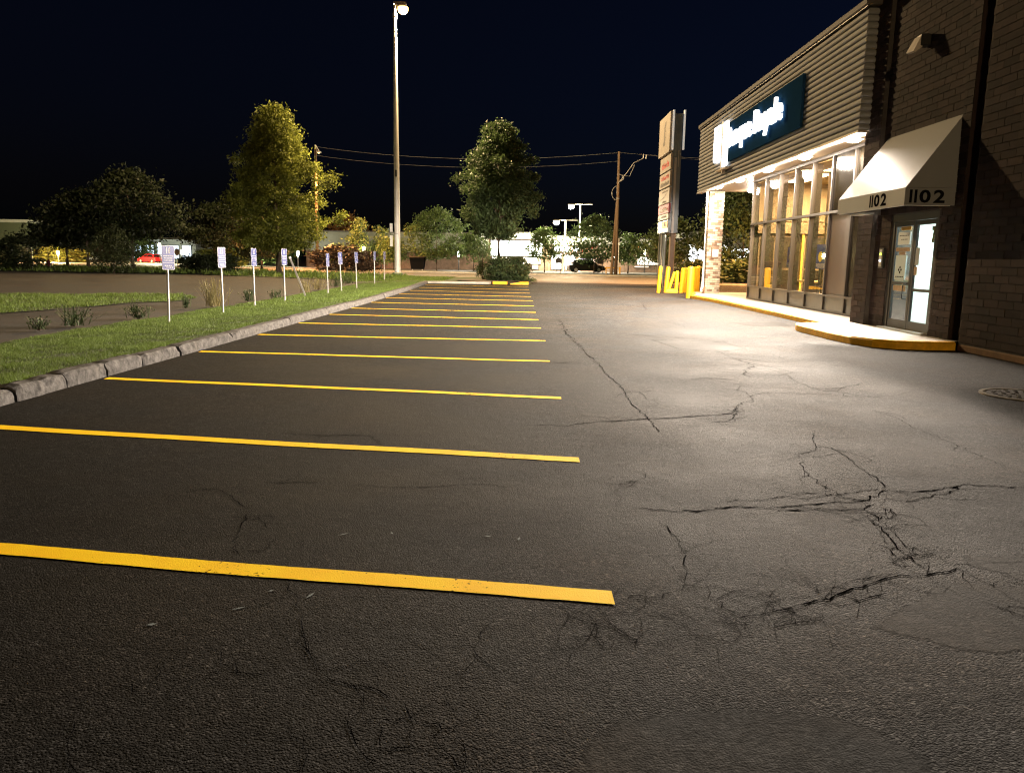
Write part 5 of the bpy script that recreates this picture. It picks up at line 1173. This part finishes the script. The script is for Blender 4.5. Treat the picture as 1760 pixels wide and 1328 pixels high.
def ex2(t, h, ln):
    br = MB(); br.tube([(ln, -0.1, h-3.4), (ln+0.9, -0.2, h-2.2), (ln+1.6, -0.2, h-1.2), (ln+2.6, -0.2, h-0.7)], 0.05, 6).build('bracket_arm', M_steel, t, world=False)
    MB().tube([(ln+2.6, -0.2, h-0.7), (ln+2.65, -0.2, h-0.25)], 0.05, 6).tube([(ln+2.9, -0.2, h-0.75), (ln+2.95, -0.2, h-0.3)], 0.05, 6).build('insulator', M_white, t, world=False)
    lp = [(ln-0.1-0.55*math.sin(a), -0.15, h-4.4+0.75*math.cos(a)) for a in np.linspace(0, math.pi, 9)]
    lp2 = [(ln+0.3+0.3*math.cos(a*2), -0.2, h-2.8+0.45*math.sin(a)) for a in np.linspace(0, 6.28, 12)]
    MB().tube(lp, 0.035, 5).tube(lp2, 0.035, 5).tube([(ln+0.4, -0.2, h-2.5), (ln+1.2, -0.2, h-2.6), (ln+1.7, -0.2, h-1.4)], 0.03, 5).build('cable_loop', M_steel, t, world=False)
    MB().tube([(0.25, -0.1, 0.0), (0.22, -0.1, h*0.3)], 0.05, 6).build('conduit', M_white, t, world=False)
    MB().lathe([(0.19, h*0.62), (0.19, h*0.62+0.12)], ln*0.62, 0, 10).build('collar', M_steel, t, world=False)
    MB().tube([(-0.45, 0.4, -0.1), (ln*0.5-0.05, 0.2, h*0.62)], [0.17, 0.13], 8).build('brace_pole', M_wood, t, world=False)
p1 = upole(-25.2, 94, 14.3, 0.15, 'wooden utility pole with a short lamp arm, right of the maple', ex1)
p2 = upole(10.3, 86, 13.2, -0.1, 'wooden utility pole with looped cables and bracket, left of the pylon', ex2)
def wire(a, b_, sag, lab, r_=0.014):
    n = 24; pts = []
    for k in range(n+1):
        q = k/n; p = Vector(a).lerp(Vector(b_), q); p.z -= sag*4*q*(1-q); pts.append(p)
    o = MB().tube(pts, r_, 4).build('power_line', M_wire); tag(o, lab, 'wire', 'overhead wires')
wire((-25.0, 94, 14.4), (10.2, 86, 13.1), 1.0, 'upper overhead wire between the two utility poles', 0.018)
wire((-25.0, 94, 13.4), (10.2, 86, 12.2), 1.0, 'lower overhead wire between the two utility poles')
wire((10.2, 86, 13.1), (52, 76, 13.2), 1.2, 'overhead wire running right from the looped cable pole', 0.018)
wire((13.0, 86, 12.9), (52, 75, 12.4), 1.2, 'lower overhead wire running right behind the pylon')

# ------------------------------------------------------------------ shops across the road
M_fsid = mat('shop_siding', (0.13, 0.15, 0.125), 0.6, 0.1, var=0.15, vscale=0.5); M_fbrick = mat('shop_brick', (0.13, 0.085, 0.062), 0.85, var=0.35, vscale=1.6, bump=0.4, bscale=12)
M_fgrey = mat('shop_fascia', (0.22, 0.23, 0.22), 0.6, var=0.1, vscale=0.6); M_roof = mat('flat_roof', (0.05, 0.05, 0.05), 0.9)
G_win = glow('lit_shop_window', (0.90, 0.96, 1.0), 5.5); G_win2 = glow('lit_shop_window_soft', (1.0, 0.93, 0.80), 2.2); G_red = glow('red_letter_glow', (1.0, 0.04, 0.05), 2.0)
YB = 108.0
def shop(x0, x1, h, label, wall, fz, fmat):
    t = thing('shop', ((x0+x1)/2, YB, 0), label, 'building', 'shops across the road')
    MB().box(x0, x1, YB, YB+18, -0.05, fz).build('wall', wall, t)
    MB().box(x0+0.02, x1-0.02, YB-0.25, YB+18, fz+0.002, h).build('fascia', fmat, t)
    MB().box(x0+0.01, x1-0.01, YB-0.32, YB+18.1, h+0.002, h+0.14).build('roof_edge', M_roof, t)
    return t
def win(t, x0, x1, z0, z1, m_, nx=1, nz=1):
    w_ = MB().box(x0-0.08, x1+0.08, YB-0.06, YB-0.005, z0-0.08, z1+0.08).build('window', M_dark, t)
    for i in range(nx):
        for j in range(nz):
            a, b_ = x0+(x1-x0)*i/nx+0.03, x0+(x1-x0)*(i+1)/nx-0.03; c_, d_ = z0+(z1-z0)*j/nz+0.03, z0+(z1-z0)*(j+1)/nz-0.03
            MB().box(a, b_, YB-0.075, YB-0.062, c_, d_).build('pane', m_, w_)
s1 = shop(-30.5, -6.3, 4.95, 'long low shop with dark green siding above a brick base, left of the tall tree', M_fbrick, 2.25, M_fsid)
bd = MB()
for k in range(17): bd.box(-30.45, -6.35, YB-0.29, YB-0.252, 2.28+k*0.155, 2.28+k*0.155+0.125)
o = bd.build('siding_boards', M_fsid, s1); o['kind'] = 'stuff'
s2 = shop(-6.28, 3.4, 5.1, 'brightly lit white shop front behind the tall dark tree', M_fbrick, 4.3, mat('pale_fascia', (0.45, 0.52, 0.52), 0.6))
win(s2, -4.6, 2.6, 1.95, 4.1, G_win, 3); win(s2, -4.4, 2.4, 0.9, 1.8, G_win2, 5); win(s2, 1.2, 2.1, 0.15, 0.8, mat('frost', (0.3, 0.33, 0.32), 0.5))
MB().box(-6.1, -4.9, YB-0.1, YB-0.02, 2.6, 4.2).build('pale_panel', mat('pale_fascia', (0.45, 0.52, 0.52), 0.6), s2)
s3 = shop(3.42, 14.2, 4.7, 'grey shop with glowing white and red sign behind the broad street tree', M_fbrick, 3.55, M_fgrey)
win(s3, 3.9, 5.3, 0.2, 2.35, G_win); win(s3, 5.7, 7.2, 0.2, 2.2, G_win, 2, 3); win(s3, 7.7, 9.6, 0.6, 1.8, glow('purple_poster_glow', (0.10, 0.06, 0.85), 1.6), 2); win(s3, 9.75, 10.0, 0.3, 1.8, glow('pink_sign', (1.0, 0.3, 0.35), 1.5))
ss = MB().box(4.3, 6.35, YB-0.5, YB-0.26, 2.68, 3.38).build('sign_box', G_white, s3, bevel=0.15)
MB().box(6.95, 7.75, YB-0.5, YB-0.26, 2.7, 3.38).build('sign_box', G_white, s3, bevel=0.2)
for k, (x, ch) in enumerate(((6.42, 'A'), (7.95, 'U'), (8.5, 'T'), (9.1, 'C'))):
    for vs, fs in text_islands(ch, 0.78, 0.08, 0.02): MB().add([(x+p[0], YB-0.4-p[2], 2.74+p[1]) for p in vs], fs).build('red_letter', G_red if k == 0 else mat('dim_red_letter', (0.5, 0.05, 0.05), 0.5, emit=(1, 0.06, 0.06), estr=0.25), s3)
s4 = shop(14.22, 22.3, 4.5, 'low shop with dim red and orange lettering right of the utility pole', M_fbrick, 3.0, M_fgrey)
win(s4, 15.9, 18.9, 1.0, 2.1, G_win2, 4); win(s4, 15.5, 17.5, 0.6, 0.85, glow('orange_sill', (1, 0.35, 0.1), 0.8))
mk = MB(); rg2 = random.Random(5)
def fmarks(x0, x1, z0, z1, n, m_):
    mb = MB(); st = (x1-x0)/n
    for k in range(n):
        mb.box(x0+k*st, x0+k*st+st*0.3, YB-0.31, YB-0.26, z0, z0+(z1-z0)*rg2.uniform(0.7, 1)); mb.box(x0+k*st+st*0.45, x0+k*st+st*0.75, YB-0.31, YB-0.26, z0, z0+(z1-z0)*rg2.uniform(0.5, 1))
    mb.build('lettering', m_, s4)
fmarks(14.9, 16.1, 3.05, 3.6, 5, mat('dim_orange_letter', (0.4, 0.1, 0.05), 0.5, emit=(1, 0.25, 0.08), estr=0.35)); fmarks(16.2, 17.2, 3.05, 3.4, 6, mat('pale_letter', (0.7, 0.7, 0.65), 0.5, emit=(1, 0.97, 0.85), estr=0.6)); fmarks(17.3, 18.9, 3.05, 3.4, 6, mat('dim_amber_letter', (0.4, 0.15, 0.05), 0.5, emit=(1, 0.4, 0.1), estr=0.35))
s5 = shop(22.32, 40, 5.6, 'shop with very bright white windows seen past the brick column', M_fgrey, 4.4, M_fgrey)
win(s5, 22.9, 28.3, 0.8, 3.9, G_win, 4); win(s5, 28.8, 35, 1.2, 3.4, G_win, 4)
# buildings far left
bh = thing('brick_house', (-98, 168, 0), 'small brown brick building behind the white car', 'building')
MB().box(-107, -90, 168, 178, 0, 5.2).build('wall', M_fbrick, bh); MB().box(-107.3, -89.7, 167.7, 178.3, 5.202, 5.5).build('roof_edge', M_roof, bh); MB().box(-99.2, -97.2, 167.9, 167.99, 0.2, 4.2).build('door', M_dark, bh); MB().box(-98.3, -98.2, 167.85, 167.89, 1.9, 2.1).build('handle', M_steel, bh)
bl = thing('blue_white_shop', (-66, 142, 0), 'glowing pale blue shop front behind the red car', 'building')
MB().box(-73, -60.5, 142, 150, 0, 4.2).build('wall', mat('pale_blue_wall', (0.35, 0.45, 0.6), 0.6), bl); MB().box(-73.2, -60.3, 141.8, 150.2, 4.202, 4.5).build('roof_edge', M_roof, bl)
for k in range(5):
    q = MB().box(-72.3+k*2.3, -70.5+k*2.3, 141.9, 141.99, 0.6, 3.2).build('window', M_dark, bl); MB().box(-72.2+k*2.3, -70.6+k*2.3, 141.86, 141.895, 0.7, 3.1).build('pane', glow('bluish_window', (0.65, 0.82, 1.0), 2.2), q)
bd_ = thing('dark_hall', (-88, 130, 0), 'dark flat roofed hall at the far left edge', 'building')
MB().box(-110, -84, 130, 150, 0, 6.4).build('wall', mat('dark_green_wall', (0.04, 0.05, 0.03), 0.8), bd_); MB().box(-110.3, -83.7, 129.7, 150.3, 6.402, 6.9).build('roof_edge', M_fgrey, bd_)

# ------------------------------------------------------------------ cars
def car(x, y, rz, paint, label, L=4.5, W=1.8, H=1.5, z=0.0, lit=0.0):
    t = thing('parked_car', (x, y, z), label, 'car', 'parked cars', rz)
    hl, hw = L/2, W/2
    side = [(-hl, 0.30), (-hl, 0.72), (-hl+0.12, 0.92), (-hl+1.1, 0.98), (hl-1.25, 0.98), (hl-0.35, 0.80), (hl-0.02, 0.66), (hl, 0.32), (hl-0.5, 0.22), (-hl+0.5, 0.22)]
    b = MB(); n = len(side)
    rings = [[(p[0]*0.985, -hw, p[1]*0.98) for p in side], [(p[0], -hw*0.94, p[1]+0.01) for p in side], [(p[0], hw*0.94, p[1]+0.01) for p in side], [(p[0]*0.985, hw, p[1]*0.98) for p in side]]
    vs = [p for r_ in rings for p in r_]; fs = [tuple(range(n)), tuple(3*n+j for j in range(n-1, -1, -1))]
    for k in range(3): fs += [(k*n+j, k*n+(j+1) % n, (k+1)*n+(j+1) % n, (k+1)*n+j) for j in range(n)]
    bo = b.add(vs, fs).build('body', paint, t, world=False, bevel=0.02)
    cab = [(-hl+0.35, 0.985), (-hl+0.75, H-0.06), (-hl+1.2, H), (hl-2.1, H), (hl-1.75, H-0.07), (hl-1.0, 0.985)]
    c_ = MB(); n = len(cab); v0 = [(p[0], -(hw-0.08-(p[1]-0.98)*0.28), p[1]) for p in cab]; v1 = [(p[0], hw-0.08-(p[1]-0.98)*0.28, p[1]) for p in cab]
    c_.add(v0+v1, [tuple(range(n)), tuple(2*n-1-j for j in range(n))]+[(j, (j+1) % n, n+(j+1) % n, n+j) for j in range(n)]).build('cabin', paint, t, world=False, bevel=0.02)
    Mg = MATS.get('car_glass') or mat('car_glass', (0.01, 0.011, 0.012), 0.06, spec=0.7)
    for s_ in (-1, 1):
        for a, b2, c2, d2 in ((-hl+0.62, -hl+0.92, -0.18, -0.18), (-0.10, -0.10, hl-1.95, hl-1.25)):
            f_ = lambda px, pz, o_: (px, s_*(hw-0.08-(pz-0.98)*0.28+o_), pz)
            q = [f_(a, 1.02, .004), f_(d2, 1.02, .004), f_(c2, H-0.1, .004), f_(b2, H-0.1, .004), f_(a, 1.02, .001), f_(d2, 1.02, .001), f_(c2, H-0.1, .001), f_(b2, H-0.1, .001)]
            MB().add(q, [(0, 1, 2, 3), (7, 6, 5, 4), (0, 4, 5, 1), (1, 5, 6, 2), (2, 6, 7, 3), (3, 7, 4, 0)]).build('side_window', Mg, t, world=False)
    for (xa, za, xb, zb, nm) in ((hl-1.06, 1.03, hl-1.70, H-0.1, 'windscreen'), (-hl+0.38, 1.03, -hl+0.70, H-0.12, 'rear_window')):
        sx = 0.012 if xa > 0 else -0.012; wa, wb = hw-0.18, hw-0.28
        MB().add([(xa+sx, -wa, za), (xa+sx, wa, za), (xb+sx, wb, zb), (xb+sx, -wb, zb), (xa, -wa, za), (xa, wa, za), (xb, wb, zb), (xb, -wb, zb)], [(0, 1, 2, 3), (7, 6, 5, 4), (0, 4, 5, 1), (1, 5, 6, 2), (2, 6, 7, 3), (3, 7, 4, 0)]).build(nm, Mg, t, world=False)
    for sx in (-hl+0.85, hl-0.9):
        for s_ in (-1, 1):
            def disc(r_, y0_, y1_):
                m_ = MB(); k = 16; a = [(sx+r_*math.cos(2*math.pi*i/k), y0_, 0.33+r_*math.sin(2*math.pi*i/k)) for i in range(k)]; b2 = [(p[0], y1_, p[2]) for p in a]
                return m_.add(a+b2, [tuple(range(k)), tuple(2*k-1-i for i in range(k))]+[(i, (i+1) % k, k+(i+1) % k, k+i) for i in range(k)])
            wh = disc(0.33, s_*(hw-0.2), s_*(hw+0.012)).build('tyre', M_black, t, world=False); disc(0.21, s_*(hw+0.014), s_*(hw+0.022)).build('rim', M_steel, wh, world=False)
    for s_ in (-1, 1):
        MB().box(hl-0.12, hl+0.012, s_*(hw-0.45), s_*(hw-0.12), 0.60, 0.72).build('headlight', mat('headlight', (0.7, 0.7, 0.7), 0.2), t, world=False) if s_ > 0 else MB().box(hl-0.12, hl+0.012, -(hw-0.12), -(hw-0.45), 0.60, 0.72).build('headlight', MATS['headlight'], t, world=False)
        MB().box(-hl-0.012, -hl+0.1, min(s_*(hw-0.4), s_*(hw-0.06)), max(s_*(hw-0.4), s_*(hw-0.06)), 0.68, 0.82).build('tail_light', mat('tail_light', (0.25, 0.01, 0.01), 0.3), t, world=False)
    return t
mat('headlight', (0.7, 0.7, 0.7), 0.2)
Pw = mat('white_car_paint', (0.75, 0.76, 0.76), 0.25, spec=0.6); Pr = mat('red_car_paint', (0.45, 0.012, 0.015), 0.25, spec=0.6); Pd = mat('dark_car_paint', (0.025, 0.027, 0.025), 0.2, 0.3, spec=0.6)
car(-84.5, 148, R(200), Pw, 'white car parked beyond the road beside the pointed cedar', 4.6)
car(-62.5, 128.5, R(155), Pr, 'red car parked in front of the pale blue shop', 4.4)
car(8.0, 98.5, R(8), Pd, 'dark car parked before the shop left of the utility pole', 4.7, H=1.6)

# ------------------------------------------------------------------ small lamps, hydrant, bins, posts
def post_lamp(x, y, h, label, power, colr, two=False):
    t = thing('path_lamp', (x, y, 0), label, 'lamp', 'small post lamps beyond the road')
    MB().lathe([(0.09, -0.03), (0.07, 0.1), (0.06, h-0.75)], seg=8).build('post', M_dark, t, world=False)
    MB().lathe([(0.10, h-0.749), (0.17, h-0.4), (0.19, h-0.1), (0.12, h)], seg=12).build('lantern', glow('lantern_%d' % (int(colr[2]*100)), colr, 16), t, world=False)
    lamp('bulb', t, (0, -0.4, h-0.3), power, colr, 'POINT', 0.2, world=False)
post_lamp(-20.0, 96.5, 2.8, 'glowing path lamp between the narrow trees', 250, (1.0, 0.80, 0.35))
post_lamp(-57.3, 121, 3.2, 'glowing lamp just left of the first parking sign', 14000, (1.0, 0.92, 0.55))
post_lamp(-70.0, 109, 3.4, 'white glowing lamp in the dark shrubs at the far left', 600, (1.0, 0.9, 0.7))
post_lamp(-72.9, 120, 1.8, 'low bright lamp against the lit hedge at the left', 12000, (1.0, 0.86, 0.35))
post_lamp(16.3, 104, 3.0, 'bright post lamp left of the pylon base', 1500, (1.0, 0.88, 0.55))
post_lamp(-38.5, 108, 2.0, 'lamp hidden under the low bright trees behind the maple', 3000, (1.0, 0.95, 0.5))
post_lamp(-84.5, 139, 4.4, 'taller pale lamp behind the hydrant at the left', 12000, (1.0, 0.9, 0.65))
for k, (x, y, h, lab) in enumerate(((-52.5, 118, 2.2, 'small white lamp under the dark trees, left of the pale blue shop'), (-30.5, 104, 2.2, 'small lamp seen under the maple crown'), (-8.4, 100, 2.4, 'small lamp left of the bright white shop'), (12.0, 103, 2.6, 'small lamp just left of the utility pole foot'), (-79, 122, 3.6, 'small white lamp at the far left edge'))):
    post_lamp(x, y, h, lab, 1800, (1.0, 0.95, 0.8))
bush('lit_hedge', -75.9, 126, (3.6, 1.4), 2.3, 'bright yellow lit hedge at the far left behind the hydrant', leafmat('hedge_leaves', (0.16, 0.15, 0.03), 0.4, 0.3), 90, 40, 0.16, 201, cat='hedge', spread=0.2)
def far_lamp(x, y, h, label):
    t = thing('shop_lot_lamp', (x, y, 0), label, 'street lamp', 'lamps in the shop car park')
    MB().lathe([(0.22, -0.05), (0.22, 0.6), (0.11, 0.62), (0.09, h)], seg=10).build('pole', M_white, t, world=False)
    MB().box(-1.3, 1.6, -0.06, 0.06, h, h+0.1).build('cross_arm', M_steel, t, world=False)
    MB().box(-1.7, -0.9, -0.25, 0.25, h-0.08, h+0.14).build('head', M_dark, t, world=False, bevel=0.03); MB().box(0.9, 1.6, -0.2, 0.2, h+0.102, h+0.2).build('unlit_head', M_dark, t, world=False)
    MB().lathe([(0.38, h-0.085), (0.40, h-0.28), (0.3, h-0.48), (0.1, h-0.56)], -1.25, -0.05, 12).build('lens', glow('shop_lamp_lens', (1.0, 0.80, 0.45), 70), t, world=False)
    lamp('bulb', t, (-1.25, -0.1, h-0.8), 26000, (1.0, 0.84, 0.55), 'POINT', 0.15, world=False)
far_lamp(5.55, 104, 6.7, 'lower of the two lit shop lamps, right of the tall dark tree')
far_lamp(7.6, 106, 8.9, 'taller of the two lit shop lamps above the broad street tree')
hy = thing('fire_hydrant', (-41.6, 67.0, 0.03), 'dark red fire hydrant in the verge at the far left', 'hydrant')
M_hyd = mat('hydrant_paint', (0.16, 0.012, 0.03), 0.45, var=0.2, vscale=9)
MB().lathe([(0.2, -0.05), (0.2, 0.06), (0.13, 0.08), (0.13, 0.6), (0.18, 0.62), (0.18, 0.68), (0.14, 0.72), (0.10, 0.84), (0.03, 0.88)], seg=14).build('barrel', M_hyd, hy, world=False)
for a, b_ in (((-0.26, 0, 0.5), (-0.1, 0, 0.5)), ((0.1, 0, 0.5), (0.26, 0, 0.5)), ((0, -0.28, 0.45), (0, -0.1, 0.45))): MB().tube([a, b_], 0.075, 8).build('nozzle', M_hyd, hy, world=False)
MB().tube([(0, 0, 0.88), (0, 0, 1.9)], 0.012, 5).build('marker_rod', M_steel, hy, world=False)
db = thing('waste_bin', (-12.9, 94, 0), 'black tapered waste container by the road behind the lamp pole', 'bin')
MB().add([(-0.75, -0.5, 0.15), (0.75, -0.5, 0.15), (0.75, 0.5, 0.15), (-0.75, 0.5, 0.15), (-0.95, -0.6, 1.55), (0.95, -0.6, 1.55), (0.95, 0.6, 1.55), (-0.95, 0.6, 1.55)], [(0, 3, 2, 1), (4, 5, 6, 7), (0, 1, 5, 4), (1, 2, 6, 5), (2, 3, 7, 6), (3, 0, 4, 7)]).build('container', M_black, db, world=False, bevel=0.03)
MB().prism([(-0.65, 1.552), (0.65, 1.552), (0.6, 1.62), (0, 1.72), (-0.6, 1.62)], -0.98, 0.98, 'x').build('lid', M_dark, db, world=False)
for x in (-0.6, 0.6): MB().lathe([(0.07, -0.02), (0.07, 0.148)], x, -0.4, 8).build('foot', M_steel, db, world=False)
for x, lab in ((4.2, 'dark ticket post in front of the lit shop door'), (9.2, 'dark post box beside the parked dark car')):
    t = thing('roadside_post', (x, 92.5, 0), lab, 'post'); MB().box(-0.3, -0.24, -0.05, 0.05, 0, 1.3).box(0.24, 0.3, -0.05, 0.05, 0, 1.3).build('leg', M_dark, t, world=False)
    MB().prism([(-0.36, 1.1), (0.36, 1.1), (0.36, 1.6), (0.2, 1.75), (-0.2, 1.75), (-0.36, 1.6)], -0.2, 0.2, 'y').build('box', M_dark, t, world=False)
t = thing('barrier_gate', (10.6, 91, 0), 'low yellow barrier bar at the foot of the utility pole', 'barrier'); MB().box(-1.0, 0.9, -0.04, 0.04, 0.62, 0.74).build('bar', M_yellow, t, world=False); MB().box(0.7, 0.85, -0.06, 0.06, 0, 0.619).box(-0.9, -0.8, -0.06, 0.06, 0, 0.619).build('post', M_yellow, t, world=False)
t = thing('round_sign', (-38.8, 86, 0), 'small white sign on a post between the first two parking signs', 'sign'); MB().lathe([(0.03, 0), (0.03, 1.35)], seg=6).build('post', M_steel, t, world=False)
MB().prism([(0.28*math.cos(2*math.pi*k/10), 1.75+0.42*math.sin(2*math.pi*k/10)) for k in range(10)], -0.05, -0.03, 'y').build('plate', M_white, t, world=False)
# added sodium lamps on unseen poles, put in to light the road orange
def added_road_lamp(x, y, lab):
    t = thing('utility_pole', (x, y, 0), lab, 'utility pole', 'wooden utility poles along the road')
    MB().tube([(0, 0, -0.1), (0, 0, 13.5)], [0.2, 0.13], 8).build('pole', M_wood, t, world=False); MB().tube([(0, 0, 12.6), (-2.6, 0, 13.0)], 0.05, 6).build('lamp_arm', M_steel, t, world=False)
    MB().box(-3.3, -2.5, -0.2, 0.2, 12.85, 13.05).build('lamp_head', M_steel, t, world=False); lamp('bulb', t, (-2.9, 0, 12.7), 110000, (1.0, 0.44, 0.13), 'SPOT', 0.12, world=False, spread=150)
added_road_lamp(25, 50.5, 'added pole with road lamp, unseen behind the bank, lighting the road')
added_road_lamp(-76, 103, 'added pole with road lamp, unseen past the left edge, lighting the road')
# added fill lamp, unseen far behind the camera, copied from the lot lamp
nx = copy_tree(ll); nx.location = (-9.85, -95.0, 0); nx['label'] = 'added fill lamp, an unseen copy of the lot lamp behind the viewpoint'
for o in list(C.objects):
    if o.type == 'MESH' and o.name.split('.')[0] in ('lettering', 'print'): o['kind'] = 'stuff'
